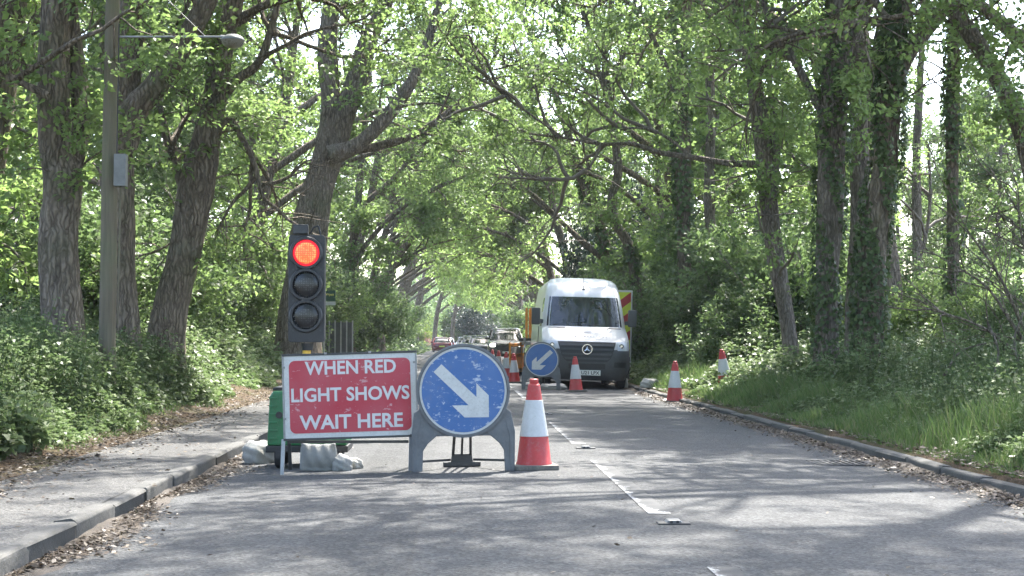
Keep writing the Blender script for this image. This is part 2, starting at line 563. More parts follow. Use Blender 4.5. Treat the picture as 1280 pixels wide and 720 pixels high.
# ------------------------------------------------------------------ vegetation toolkit
def unit(a):
    return a / np.maximum(1e-9, np.linalg.norm(a, axis=-1, keepdims=True))
def leaves(pos, d, nrm, L, W, droop=0.12):
    n = len(pos)
    d = unit(d)
    side = unit(np.cross(d, nrm))
    nn = unit(np.cross(side, d))
    L = np.broadcast_to(np.asarray(L, float), (n,))[:, None]
    W = np.broadcast_to(np.asarray(W, float), (n,))[:, None]
    a = pos
    b = pos + d * L * 0.5 + side * W * 0.5 + nn * W * 0.16
    c = pos + d * L - nn * L * droop
    e = pos + d * L * 0.5 - side * W * 0.5 + nn * W * 0.16
    v = np.stack([a, b, c, e], 1).reshape(-1, 3)
    f = np.arange(n * 4).reshape(n, 4)
    return v, f
def sprays(rng, C, k, r, L, W, up=0.9, tilt=0.55):
    """k leaves round each centre, lying roughly in a tilted layer"""
    m = len(C)
    nrm = unit(rng.normal(0, tilt, (m, 3)) + np.array([0, 0, up]))
    N = np.repeat(nrm, k, 0)
    Cc = np.repeat(C, k, 0)
    rnd = rng.normal(0, 1, (m * k, 3))
    tang = unit(rnd - (rnd * N).sum(1, keepdims=True) * N)
    rad = r * np.sqrt(rng.random((m * k, 1)))
    pos = Cc + tang * rad * 0.8 + N * rng.normal(0, r * 0.16, (m * k, 1))
    ln = unit(N + rng.normal(0, 0.38, (m * k, 3)))
    sz = rng.uniform(0.65, 1.25, m * k)
    dd = unit(tang + rng.normal(0, 0.45, (m * k, 3)))
    return leaves(pos, dd, ln, L * sz, W * sz)
def grow(rng, paths, n, L, K=6, t0=0.3, t1=1.0, fwd=0.7, spread=1.0, up=0.2, wobble=0.25, bias=(0, 0, 0), grav=0.0, taper=0.5):
    N, K0, _ = paths.shape
    idx = np.repeat(np.arange(N), n)
    t = rng.uniform(t0, t1, N * n)
    q = t * (K0 - 1)
    i0 = np.minimum(q.astype(int), K0 - 2)
    fr_ = (q - i0)[:, None]
    p0, p1 = paths[idx, i0], paths[idx, i0 + 1]
    start = p0 + (p1 - p0) * fr_
    tan = unit(p1 - p0)
    d = unit(tan * fwd + unit(rng.normal(0, 1, (N * n, 3))) * spread + np.array([0, 0, up]) + np.array(bias))
    ln = L * rng.uniform(0.6, 1.25, N * n) * (1.0 - taper * (t - t0) / max(1e-6, t1 - t0) * 0.7)
    st = (ln / (K - 1))[:, None]
    out = np.empty((N * n, K, 3))
    out[:, 0] = start
    for k in range(1, K):
        out[:, k] = out[:, k - 1] + d * st
        d = unit(d + rng.normal(0, wobble, d.shape) + np.array([0, 0, grav]) + np.array(bias) * 0.12)
    return out, t
def tubes(paths, r0, r1, n=5):
    N, K, _ = paths.shape
    r0 = np.broadcast_to(np.asarray(r0, float), (N,))
    r1 = np.broadcast_to(np.asarray(r1, float), (N,))
    tan = np.empty_like(paths)
    tan[:, 1:-1] = paths[:, 2:] - paths[:, :-2]
    tan[:, 0] = paths[:, 1] - paths[:, 0]
    tan[:, -1] = paths[:, -1] - paths[:, -2]
    tan = unit(tan)
    ref = np.where(np.abs(tan[..., 2:3]) > 0.9, np.array([1.0, 0, 0]), np.array([0, 0, 1.0]))
    u = unit(np.cross(tan, ref))
    v = np.cross(tan, u)
    rr = r0[:, None] + (r1 - r0)[:, None] * np.linspace(0, 1, K)[None]
    a = np.arange(n) * 2 * np.pi / n
    ring = paths[:, :, None] + rr[:, :, None, None] * (u[:, :, None] * np.cos(a)[None, None, :, None] + v[:, :, None] * np.sin(a)[None, None, :, None])
    verts = ring.reshape(-1, 3)
    base = (np.arange(N)[:, None, None] * K + np.arange(K - 1)[None, :, None]) * n + np.arange(n)[None, None]
    nxt = (np.arange(N)[:, None, None] * K + np.arange(K - 1)[None, :, None]) * n + (np.arange(n)[None, None] + 1) % n
    f = np.stack([base, nxt, nxt + n, base + n], -1).reshape(-1, 4)
    return verts, f
def cat(parts):
    vs_, fs_, o = [], [], 0
    for v, f in parts:
        vs_.append(v)
        fs_.append(f + o)
        o += len(v)
    return np.concatenate(vs_), np.concatenate(fs_)
def catmull(pts, per=6):
    p = np.asarray(pts, float)
    p = np.vstack([2 * p[0] - p[1], p, 2 * p[-1] - p[-2]])
    out = []
    for i in range(1, len(p) - 2):
        for t in np.arange(per) / per:
            a, b, c, d = p[i - 1], p[i], p[i + 1], p[i + 2]
            out.append(0.5 * (2 * b + (c - a) * t + (2 * a - 5 * b + 4 * c - d) * t ** 2 + (3 * b - a - 3 * c + d) * t ** 3))
    out.append(p[-2])
    return np.array(out)
def limb_mesh(rng, pr, n=14, flare=0.0, per=6, knob=0.07):
    """knobbly tapered tube through (x, y, z, r) rows"""
    c = catmull(pr, per)
    path, rad = c[:, :3], np.maximum(0.008, c[:, 3])
    K = len(path)
    tan = unit(np.gradient(path, axis=0))
    u = unit(np.cross(tan, np.array([0.13, 1, 0.07])))
    v = np.cross(tan, u)
    a = np.arange(n) * 2 * np.pi / n
    s = np.concatenate([[0], np.cumsum(np.linalg.norm(np.diff(path, axis=0), axis=1))])
    ph = rng.uniform(0, 6.28, 6)
    k = 1 + knob * (np.sin(2 * a[None] + ph[0] + 0.9 * s[:, None]) + 0.8 * np.sin(3 * a[None] + ph[1] - 1.6 * s[:, None]) + 0.7 * np.sin(ph[2] + 2.6 * s[:, None]) + 0.5 * np.sin(5 * a[None] + ph[3] + 3.1 * s[:, None]))
    if flare:
        fl = flare * np.exp(-s / 0.45)[:, None]
        k = k + fl * (1 + 0.35 * np.sin(4 * a[None] + ph[4]))
    k = k + rng.normal(0, 0.018, k.shape)
    rr = rad[:, None] * k
    ring = path[:, None] + rr[..., None] * (u[:, None] * np.cos(a)[None, :, None] + v[:, None] * np.sin(a)[None, :, None])
    i = (np.arange(K - 1)[:, None] * n + np.arange(n)[None]).ravel()
    j = (np.arange(K - 1)[:, None] * n + (np.arange(n)[None] + 1) % n).ravel()
    return (ring.reshape(-1, 3), np.stack([i, j, j + n, i + n], -1)), path, rad
def ivy_leaves(rng, path, rad, n, size, zmax, off=0.10):
    ok = path[:, 2] < zmax
    p, r = path[ok], rad[ok]
    q = rng.uniform(0, len(p) - 1.001, n)
    i = q.astype(int)
    f = (q - i)[:, None]
    c = p[i] + (p[i + 1] - p[i]) * f
    a = rng.uniform(0, 2 * np.pi, n)
    o = np.stack([np.cos(a), np.sin(a), np.zeros(n)], -1)
    clump = 0.5 + 0.5 * np.sin(c[:, 2] * 2.7 + a * 2) * np.sin(c[:, 2] * 1.1 + a)
    keepm = clump + 0.25 * np.sin(c[:, 2] * 5.1 + 3 * a) > 0.24 + 0.05 * c[:, 2] * rng.random(n)
    c, a, o, i, clump = c[keepm], a[keepm], o[keepm], i[keepm], clump[keepm]
    n = len(c)
    pos = c + o * (r[i][:, None] * 1.02 + (0.015 + off * clump * rng.random(n))[:, None])
    d = unit(np.array([0, 0, -0.9]) + o * 0.35 + rng.normal(0, 0.45, (n, 3)))
    nr = unit(o + rng.normal(0, 0.35, (n, 3)) + np.array([0, 0, 0.35]))
    s = size * rng.uniform(0.6, 1.3, n)
    return leaves(pos, d, nr, s, s * 0.95, 0.05)
def clear_road(C, zmin=4.4, x0=-3.2, x1=4.6):
    """nothing hangs into the space that traffic keeps clear"""
    return C[~((C[:, 0] > x0) & (C[:, 0] < x1) & (C[:, 2] < zmin))]

def make_tree(name, label, rows, limbs=(), seed=1, group=None, bark='bark', leaf='oak', leafsize=0.1, n_top=5, top_len=4.2, n1=5, n2=6, n3=3, l1=2.2, l2=1.1,
              spk=14, epic=0, epic_z=(2.0, 6.0), ivy=0, ivy_z=9.0, ivy_size=0.1, bias=(0, 0, 0), clear=True, sides=16, spr=0.2, dens=1.0, keep=None):
    """rows: world (x, y, z, r) up the trunk; limbs: the same up each limb"""
    rng = np.random.default_rng(seed)
    base = np.array([rows[0][0], rows[0][1], float(gz(rows[0][0])) - 0.05]) if clear else np.array([0, 0, 0.0])
    rows = [(base[0], base[1], base[2], rows[0][3] * 1.08)] + [r for r in rows if r[2] > base[2] + 0.25]
    t = thing(name, label, 'tree', tuple(base), 0, group)
    off = np.array([base[0], base[1], base[2]])
    (v, f), tp, tr = limb_mesh(rng, rows, sides, 0.35)
    npobj('trunk', v - off, f, M[bark], t, True)
    mains = []
    for lr in limbs:
        (v, f), lp, lrad = limb_mesh(rng, lr, 10, 0, 5, 0.09)
        npobj('limb', v - off, f, M[bark], t, True)
        mains.append(lp[np.linspace(0, len(lp) - 1, 12).astype(int)])
    br = []
    # top limbs continue the trunk upward and outward
    tops = tp[int(len(tp) * 0.72):]
    tops = tops[np.linspace(0, len(tops) - 1, 12).astype(int)][None]
    pt, tt = grow(rng, tops, n_top, top_len, 12, 0.0, 1.0, 0.6, 0.9, 0.35, 0.13, bias, 0.0)
    br.append(tubes(pt, tr[-1] * 0.8, 0.02, 7))
    src = [pt] + ([np.array(mains)] if mains else [])
    L0 = np.concatenate(src)
    p1, _ = grow(rng, L0, n1, l1, 8, 0.3, 1.0, 0.7, 0.9, 0.12, 0.2, bias, 0.0)
    br.append(tubes(p1, 0.042, 0.014, 5))
    p2, _ = grow(rng, p1, n2, l2, 5, 0.42, 1.0, 0.6, 0.9, 0.05, 0.25)
    if epic:
        ep = tp[(tp[:, 2] > epic_z[0]) & (tp[:, 2] < epic_z[1])]
        if len(ep) > 3:
            ep = ep[np.linspace(0, len(ep) - 1, 10).astype(int)][None]
            e1, _ = grow(rng, ep, epic, 1.5, 8, 0, 1, 0.1, 1.0, 0.1, 0.22, (0, 0, 0), -0.02, 0)
            br.append(tubes(e1, 0.02, 0.006, 4))
            e2, _ = grow(rng, e1, 6, 0.6, 5, 0.25, 1.0, 0.6, 0.9, 0.05, 0.25)
            p2 = np.concatenate([p2, e2])
    if keep is not None:
        p2 = p2[keep(p2[:, -1])]
    br.append(tubes(p2, 0.015, 0.006, 3))
    p3, _ = grow(rng, p2, n3, 0.45, 3, 0.45, 1.0, 0.5, 0.9, 0.05, 0.2)
    C = np.concatenate([p3[:, 1], p3[:, 2], p2[:, -1]])
    if clear:
        C = clear_road(C)
    if keep is not None:
        C = C[keep(C)]
    if dens < 1:
        C = C[rng.random(len(C)) < dens]
    v, f = cat(br)
    o = npobj('branches', v - off, f, M['twig'] if bark == 'bark_grey' else M[bark], t, True)
    o['kind'] = 'stuff'
    v, f = sprays(rng, C, spk, spr, leafsize, leafsize * 0.62)
    o = npobj('crown', v - off, f, M[leaf], t)
    o['kind'] = 'stuff'
    if ivy:
        v, f = ivy_leaves(rng, tp, tr, ivy, ivy_size, ivy_z)
        o = npobj('ivy', v - off, f, M['ivy'], t)
        o['kind'] = 'stuff'
    return t
def copy_tree(root, loc, rotz, scale, label=None, group=None, cat_=None):
    r = root.copy()
    COL.objects.link(r)
    r.location, r.rotation_euler = loc, (0, 0, rotz)
    r.scale = scale if isinstance(scale, tuple) else (scale,) * 3
    if label:
        r['label'] = label
    if group:
        r['group'] = group
    if cat_:
        r['category'] = cat_
    for c in root.children:
        d = c.copy()
        COL.objects.link(d)
        d.parent = r
    return r
def pxrows(Y, pts, dy=0.0):
    """(px, py, width px) -> (x, y, z, r); dy leans the stem along the road per metre of height"""
    out = []
    for px, py, wpx in pts:
        p = P(px, py, Y)
        yy = Y + dy * max(0, p.z)
        p = P(px, py, yy)
        out.append((p.x, p.y, p.z, wpx * 0.385 * yy / F))
    return out

# ------------------------------------------------------------------ trees one can tell apart
road_l, road_r = (0.25, 0, 0.0), (-0.25, 0, 0.0)
TREES = []
def T(*a, **k):
    TREES.append(make_tree(*a, **k))
    return TREES[-1]
G_L, G_R = None, None
T('oak_tree', 'thick rough barked oak rising behind the undergrowth before the wooden pole', pxrows(19, [(80, 480, 66), (77, 380, 60), (74, 300, 58), (78, 235, 66), (68, 180, 55), (66, 90, 52), (70, 0, 48), (76, -110, 42), (80, -260, 30), (86, -420, 18)]),
  [pxrows(19.3, [(86, 230, 34), (100, 170, 30), (98, 110, 26), (92, 50, 24), (88, -30, 20), (96, -120, 14)]), pxrows(18, [(60, 120, 14), (20, 100, 10), (-30, 70, 7), (-80, 60, 5)])], 11, epic=8, epic_z=(2.2, 6.5), bias=(0.1, -0.1, 0), dens=0.6)
T('oak_tree', 'dark oak standing directly behind the wooden pole with one thick limb crossing behind the lamp', pxrows(21.5, [(152, 470, 60), (150, 380, 54), (148, 280, 52), (150, 190, 52), (156, 110, 46), (162, 50, 42), (166, -20, 36), (170, -140, 28), (172, -300, 16)]),
  [pxrows(21.3, [(150, 190, 44), (166, 140, 44), (190, 112, 42), (215, 78, 38), (243, 32, 34), (266, -12, 30), (296, -90, 22), (330, -200, 12)])], 12, epic=4, epic_z=(3.5, 7.5), bias=road_l, dens=0.55)
T('oak_tree', 'leaning oak with a pale scarred foot beyond the wooden pole', pxrows(22.5, [(202, 470, 62), (206, 425, 54), (214, 380, 50), (230, 320, 50), (242, 255, 54), (255, 190, 48), (268, 120, 42), (278, 55, 40), (292, -10, 36), (304, -100, 28), (316, -240, 18)]),
  [pxrows(22.3, [(268, 135, 18), (296, 100, 15), (322, 80, 13), (338, 40, 11), (352, -20, 9), (365, -90, 6)]), pxrows(22.4, [(258, 185, 13), (284, 150, 11), (304, 175, 10), (318, 205, 9), (326, 240, 7)]),
   pxrows(22.6, [(240, 265, 16), (222, 215, 14), (205, 160, 12), (190, 90, 10)])], 13, epic=5, epic_z=(2.5, 7), bias=road_l, dens=0.55)
T('oak_tree', 'big forked oak spreading over the road behind the red signal', pxrows(38, [(372, 470, 73.2), (376, 390, 63.4), (386, 295, 56.1), (399, 235, 54.9), (411, 185, 46.4), (413, 130, 34.2), (410, 60, 30.5), (414, 0, 25.6), (420, -90, 17.1), (424, -200, 9.8)]),
  [pxrows(38, [(406, 215, 41.5), (424, 165, 39.0), (444, 105, 34.2), (460, 52, 28.1), (484, 2, 22.0), (505, -60, 14.6)]), pxrows(37.6, [(412, 195, 31.7), (446, 182, 25.6), (478, 152, 22.0), (508, 112, 18.3), (532, 62, 15.9), (550, 0, 12.2), (560, -50, 8.5)]),
   pxrows(38.4, [(425, 190, 15.9), (470, 183, 13.4), (520, 168, 11.0), (560, 140, 8.5), (600, 100, 6.1), (625, 60, 3.7)])], 14, epic=5, epic_z=(3.5, 9), n_top=6, top_len=5, n1=6, leafsize=0.13, bias=road_l, spr=0.24, dens=0.45)
T('ash_tree', 'slim crooked tree by the dented verge cone with a bough reaching over the road', pxrows(26, [(992, 480, 30), (988, 430, 27), (979, 370, 26), (967, 300, 28), (958, 240, 27), (955, 190, 27), (946, 120, 26), (936, 60, 24), (922, 0, 22), (912, -80, 19), (900, -220, 12)]),
  [pxrows(25.9, [(974, 300, 11), (967, 240, 11), (971, 190, 10), (962, 100, 9), (957, 0, 8), (950, -90, 6)]), pxrows(25.8, [(952, 205, 12), (910, 204, 10), (866, 197, 9), (826, 191, 8), (790, 180, 7), (752, 180, 6), (704, 172, 4.5), (660, 166, 3), (630, 150, 2)]),
   pxrows(26, [(958, 205, 9), (996, 210, 8), (1034, 212, 6), (1062, 205, 4)]), pxrows(25.8, [(866, 197, 5), (830, 170, 4), (800, 160, 3.5), (760, 164, 2.5)]), pxrows(25.7, [(704, 172, 4), (662, 142, 3.5), (622, 112, 3), (592, 62, 2.5), (578, 8, 2)]), pxrows(25.7, [(752, 180, 5), (735, 210, 4), (700, 225, 3.5), (660, 218, 3)]),
   pxrows(25.9, [(985, 420, 10), (975, 340, 8), (968, 260, 8), (974, 215, 6)])], 15, bark='bark_grey', epic=6, epic_z=(3, 7.5), bias=road_r, n1=4, dens=0.6)
T('ivy_tree', 'straight trunk wrapped in pale ivy stems behind the verge nettles', pxrows(23, [(1034, 480, 40), (1033, 380, 38), (1036, 280, 42), (1040, 200, 44), (1044, 100, 40), (1047, 0, 38), (1050, -110, 30), (1056, -260, 18)]),
  [pxrows(23, [(1044, 110, 20), (1064, 50, 18), (1092, 0, 16), (1130, -60, 11), (1180, -120, 7)]), pxrows(23, [(1036, 160, 14), (1006, 100, 13), (975, 45, 12), (955, 10, 10), (930, -60, 7)])], 16, ivy=4200, ivy_z=7.5, ivy_size=0.075, epic=6, epic_z=(3, 7), bias=(-0.05, 0, 0), bark='bark_grey', dens=0.6)
T('ash_tree', 'bare grey trunk squeezed between the two ivy clad trees', pxrows(25, [(1066, 480, 34), (1069, 380, 31), (1075, 260, 29), (1073, 150, 28), (1069, 60, 26), (1066, -10, 24), (1062, -130, 16)]),
  [pxrows(25, [(1074, 150, 16), (1088, 90, 16), (1108, 30, 15), (1124, -30, 12), (1145, -110, 8)])], 17, bark='bark_grey', epic=3, epic_z=(3, 7), bias=(0, 0, 0), dens=0.55)
T('ivy_tree', 'stout trunk smothered in dark glossy ivy with a bough curving away from the road', pxrows(22, [(1086, 480, 48), (1088, 380, 46), (1093, 285, 44), (1106, 200, 42), (1112, 110, 38), (1120, 40, 36), (1130, -20, 32), (1142, -140, 22), (1150, -280, 12)]),
  [pxrows(22, [(1114, 110, 28), (1136, 66, 27), (1160, 36, 24), (1184, 8, 20), (1214, -36, 15), (1250, -90, 9)])], 18, ivy=6800, ivy_z=7.5, ivy_size=0.08, epic=3, epic_z=(3, 7), bias=(0.05, 0, 0), dens=0.55)
T('ivy_tree', 'thin ivy clad trunk standing against the open sky beside the road', pxrows(27, [(1192, 450, 22), (1192, 330, 20), (1190, 180, 21), (1192, 80, 20), (1194, -20, 18), (1197, -160, 10)]), (), 19, ivy=2600, ivy_z=8, ivy_size=0.1, epic=5, epic_z=(3, 8), bias=(0.05, 0, 0), dens=0.6)
T('oak_tree', 'leaning oak whose trunk slants across the sky gap over the bare shrub', pxrows(20, [(1325, 470, 54), (1318, 380, 48), (1304, 270, 42), (1282, 175, 37), (1256, 112, 32), (1224, 58, 28), (1190, 10, 24), (1160, -40, 20), (1120, -140, 13)]),
  [pxrows(20, [(1290, 205, 20), (1312, 120, 17), (1330, 30, 14), (1350, -80, 9)])], 20, epic=8, epic_z=(2.4, 6), bias=(-0.1, 0, 0), dens=0.7)
T('ash_tree', 'very slender stem seen against the sky between the ivy clad trunks', pxrows(33, [(1146, 450, 17), (1146, 330, 15), (1146, 200, 14), (1150, 100, 12), (1156, 0, 9), (1160, -90, 6)]), [pxrows(33, [(1147, 330, 7), (1158, 290, 6), (1163, 240, 5), (1160, 180, 4)])], 21, bark='bark_grey', n_top=4, top_len=3, dens=0.5)
T('ivy_tree', 'tall ivy clad trunk rising from the hazel thicket past the van', pxrows(38, [(858, 470, 24), (856, 380, 23), (855, 280, 23), (853, 190, 25), (852, 100, 22), (850, 0, 20), (848, -130, 12)]),
  [pxrows(38, [(853, 140, 10), (835, 90, 9), (812, 40, 8), (785, 0, 6), (760, -50, 4)])], 22, ivy=3200, ivy_z=13, ivy_size=0.14, epic=4, epic_z=(5, 10), bias=road_r, leafsize=0.13, dens=0.55)
T('ash_tree', 'twin of the ivy trunk behind the hazel thicket, bare grey and paler', pxrows(41, [(892, 470, 20), (890, 360, 18), (887, 250, 17), (888, 130, 16), (884, 10, 14), (880, -120, 8)]),
  [pxrows(41, [(888, 180, 8), (904, 110, 7), (912, 40, 6), (925, -40, 4)])], 23, bark='bark_grey', epic=4, epic_z=(4, 10), leafsize=0.15)
T('oak_tree', 'dark twisting trunk bending behind the roof of the white van', pxrows(44, [(800, 480, 26), (797, 400, 22), (793, 345, 19), (785, 305, 16), (769, 278, 14), (764, 250, 13), (772, 218, 13), (768, 170, 12), (761, 125, 12), (756, 70, 11), (764, 10, 9), (770, -60, 6)]),
  [pxrows(44, [(761, 130, 9), (746, 80, 8), (734, 30, 7), (722, -20, 5)]), pxrows(44, [(762, 110, 8), (782, 60, 7), (792, 10, 6), (806, -50, 4)])], 24, ivy=900, ivy_z=4.2, ivy_size=0.14, epic=5, epic_z=(4, 11), bias=road_r, leafsize=0.14, dens=0.5)
T('oak_tree', 'ivy fringed oak curving in a long arc over the road beyond the van', pxrows(53, [(783, 460, 24), (772, 380, 21), (752, 290, 17), (722, 210, 14), (700, 135, 12), (674, 66, 11), (650, 16, 9), (630, -40, 6)]),
  [pxrows(53, [(745, 270, 9), (735, 190, 8), (742, 120, 7), (748, 60, 6), (742, 0, 4)]), pxrows(53, [(722, 210, 8), (690, 170, 7), (650, 150, 6), (615, 120, 5), (590, 80, 3)]), pxrows(53, [(760, 330, 9), (715, 290, 8), (680, 255, 7), (640, 225, 5), (610, 215, 3)])], 25, ivy=1600, ivy_z=8, ivy_size=0.16, bias=road_r, leafsize=0.15, spr=0.34, epic=4, epic_z=(5, 12), dens=0.55)
T('oak_tree', 'dark oak beside the grey boarded fence with arching boughs', pxrows(58, [(437, 450, 18), (437, 380, 15), (438, 330, 14), (446, 270, 13), (452, 200, 11), (460, 110, 9), (470, 0, 6)]),
  [pxrows(58, [(438, 340, 10), (462, 300, 9), (500, 262, 8), (545, 235, 6), (595, 215, 4)]), pxrows(58, [(448, 260, 9), (490, 225, 8), (530, 180, 6), (580, 150, 4)])], 26, bias=road_l, leafsize=0.18, spr=0.36, epic=8, epic_z=(4, 12))
T('oak_tree', 'leaning oak past the green notice board with a forked low bough', pxrows(72, [(474, 450, 18), (476, 385, 17), (484, 345, 15), (503, 312, 13), (535, 282, 10), (575, 255, 8), (612, 235, 5)]),
  [pxrows(72, [(486, 340, 10), (492, 290, 9), (512, 240, 8), (540, 190, 6), (560, 130, 4)])], 27, bias=road_l, leafsize=0.2, spr=0.42, epic=6, epic_z=(5, 12))

# ------------------------------------------------------------------ stands of look-alike trees: protos and copies
rows0 = [(0, 0, 0, 0.27), (0.05, 0, 1.5, 0.24), (0.2, 0.05, 3.2, 0.22), (0.55, 0, 5.0, 0.2), (1.0, 0.1, 6.8, 0.17), (1.3, 0.1, 8.6, 0.13), (1.5, 0, 10.5, 0.08)]
def arch(seed, leaf='oak_far', ls=0.18, d=0.62, spk=9):
    r = np.random.default_rng(seed)
    limbs = []
    for z0, ln in ((3.8, 5.0), (5.2, 5.5), (6.6, 5.0)):
        y = r.uniform(-0.6, 0.6)
        x0 = 0.2 + (z0 - 3.2) * 0.22
        limbs.append([(x0, 0, z0, 0.11), (x0 + ln * 0.25, y * 0.6, z0 + 1.0, 0.09), (x0 + ln * 0.55, y * 1.5, z0 + 1.9, 0.065), (x0 + ln * 0.85, y * 2.2, z0 + 2.3, 0.04), (x0 + ln, y * 3, z0 + 2.2, 0.02)])
    return make_tree('avenue_tree', 'oak', rows0, limbs, seed, leaf=leaf, leafsize=ls, n_top=7, top_len=4.6, n1=5, n2=5, n3=3, spk=spk + 1, spr=0.31, bias=(0.08, 0, 0), clear=False, dens=d, sides=10)
arches = [arch(s) for s in (41, 42, 43, 44)]
near_arches = [arch(45, 'oak', 0.1, 0.8, 14), arch(46, 'oak', 0.1, 0.8, 14)]
def bgtree(seed, leaf='oak', ls=0.16, n1=9):
    r = np.random.default_rng(seed)
    rows = [(0, 0, 0, 0.16), (0.1, 0, 2, 0.14), (r.uniform(-.3, .3), 0.1, 4, 0.12), (r.uniform(-.4, .4), 0.1, 7, 0.09), (r.uniform(-.5, .5), 0, 10, 0.05)]
    limbs = []
    for k in range(9):
        z = 1.8 + k * 0.85
        a = k * 2.4 + r.uniform(-.5, .5)
        ln = r.uniform(2.0, 3.0)
        limbs.append([(0, 0, z, 0.05)] + [(math.cos(a) * ln * q, math.sin(a) * ln * q, z + 0.5 * q + r.uniform(-.15, .15), 0.045 * (1.1 - q)) for q in (0.33, 0.66, 1.0)])
    return make_tree('woodland_tree', 'tree', rows, limbs, seed, bark='bark_grey', leaf=leaf, leafsize=ls, n_top=4, top_len=2.6, n1=6, n2=5, n3=2, l1=1.5, l2=0.9, spk=9, spr=0.27, clear=False, sides=8)
bgs = [bgtree(61), bgtree(62, 'shrub'), bgtree(63, 'oak_far')]
def make_shrub(seed, leaf, ls, name='shrub', h=2.6, n=12, spread=0.55):
    rng = np.random.default_rng(seed)
    t = thing(name, 'shrub', 'shrub')
    st = np.zeros((1, 4, 3))
    st[0, :, 2] = np.linspace(0, 0.3, 4)
    p0, _ = grow(rng, st, n, h, 8, 0, 1, 0.6, spread, 0.5, 0.13, grav=-0.02, taper=0)
    p1, _ = grow(rng, p0, 7, h * 0.4, 6, 0.15, 1.0, 0.6, 0.9, 0.1, 0.22)
    p2, _ = grow(rng, p1, 5, h * 0.2, 4, 0.2, 1.0, 0.6, 0.9, 0.05, 0.25)
    v, f = cat([tubes(p0, 0.022, 0.008, 5), tubes(p1, 0.009, 0.004, 3)])
    o = npobj('stems', v, f, M['twig'], t, True)
    o['kind'] = 'stuff'
    C = np.concatenate([p2[:, 1], p2[:, 2], p2[:, 3]])
    C = C[C[:, 2] > 0.1]
    v, f = sprays(rng, C, 7, h * 0.085, ls, ls * 0.62)
    o = npobj('foliage', v, f, M[leaf], t)
    o['kind'] = 'stuff'
    return t
shr = [make_shrub(71, 'shrub', 0.12), make_shrub(72, 'shrub', 0.13, n=14, spread=0.8), make_shrub(73, 'oak', 0.12, n=10)]
hol = [make_shrub(74, 'dark', 0.12, 'evergreen', 3.2, 14, 0.5)]
pal = [make_shrub(75, 'pale', 0.13, 'pale_tree', 3.0, 16, 0.75), make_shrub(76, 'yellowleaf', 0.13, 'golden_shrub', 2.6, 14, 0.7), make_shrub(77, 'blossom', 0.13, 'blossom_shrub', 2.4, 14, 0.8)]
PROTOS = arches + near_arches + bgs + shr + hol + pal
USED = set()
RC = np.random.default_rng(99)
def place(proto, x, y, sc=1.0, label=None, group=None, rot=None, cat_=None, z=None, jit=True):
    rot = RC.uniform(0, 6.28) if rot is None else rot
    if isinstance(sc, tuple):
        s = sc
    else:
      s = (sc * RC.uniform(.92, 1.08), sc * RC.uniform(.92, 1.08), sc * RC.uniform(.9, 1.1)) if jit else (sc,) * 3
    z = float(gz(x - float(bend(y)))) - 0.04 if z is None else z
    if proto.name not in USED:
        USED.add(proto.name)
        proto.location, proto.rotation_euler, proto.scale = (x, y, z), (0, 0, rot), s
        proto['label'] = label
        if group:
            proto['group'] = group
        if cat_:
            proto['category'] = cat_
        return proto
    r = copy_tree(proto, (x, y, z), rot, s, label, group, cat_)
    return r
# avenue beyond the van, both sides, arching inward
LAB_L = 'oak arching over the road from the footpath side beyond the boarded fence'
LAB_R = 'oak arching over the road from the verge side beyond the parked van'
k = 0
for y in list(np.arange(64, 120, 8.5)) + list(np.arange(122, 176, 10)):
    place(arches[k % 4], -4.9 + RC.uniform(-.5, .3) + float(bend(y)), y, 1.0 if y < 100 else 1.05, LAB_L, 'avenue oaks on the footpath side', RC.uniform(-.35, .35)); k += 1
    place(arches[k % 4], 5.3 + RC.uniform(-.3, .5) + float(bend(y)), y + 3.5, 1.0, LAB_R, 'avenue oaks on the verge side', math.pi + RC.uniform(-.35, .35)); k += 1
# the same avenue overhead and behind the viewer: added, mostly unseen, to shade the near road
LAB_N = 'oak overhanging the road before the boarded fence and the van'
for x, y, s in ((-6.2, 9.5, 1.12), (-5.4, 0.0, 1.1), (-5.5, -10, 1.1), (6.9, 9.0, 1.1), (6.2, -1.5, 1.1), (6.0, -12.0, 1.1), (-6.8, 46, 1.1), (7.8, 48, 1.05), (-5.6, -22, 1.1), (6.6, -23, 1.1), (-7.4, 17.5, (1.15, 1.1, 1.35)), (8.0, 16.5, (1.2, 1.1, 1.35)), (-8.2, 25, (1.1, 1.1, 1.4)), (11.2, 25, (1.15, 1.1, 1.35)), (9.0, 30, (1.25, 1.1, 1.5))):
    place(near_arches[k % 2], x, y, s, LAB_N, 'oaks overhanging the near road', (0 if x < 0 else math.pi) + RC.uniform(-.3, .3)); k += 1
# woodland behind
for x, y, s in ((-8.5, 24, .95), (-10.5, 29, 1.0), (-8.0, 33, 1.0), (-12.5, 36, 1.1), (-7.2, 40, .95), (-10, 44, 1.05), (-15, 45, 1.15), (-7.0, 50, 1), (-12, 54, 1.1), (-9.5, 62, 1.1), (-18, 56, 1.2), (-8, 72, 1.1), (-13, 74, 1.2), (-6.9, 84, 1.0), (-22, 70, 1.3)):
    place(bgs[k % 3], x, y, s, 'slender woodland tree in the dense wood behind the footpath undergrowth', 'woodland trees behind the footpath'); k += 1
for x, y, s in ((8.2, 44, 1.0), (7.4, 52, 1.05), (10.5, 58, 1.1), (8.0, 66, 1.1), (13, 52, .8), (11.5, 76, 1.1), (7.6, 82, 1.1), (18.5, 60, .8), (22, 62, .9), (9.4, 37.5, .75), (25, 70, .9), (17, 45, .7), (20.5, 52, .8)  ):
    place(bgs[k % 3], x, y, s, 'slender woodland tree in the open wood behind the grassy verge', 'woodland trees behind the verge'); k += 1
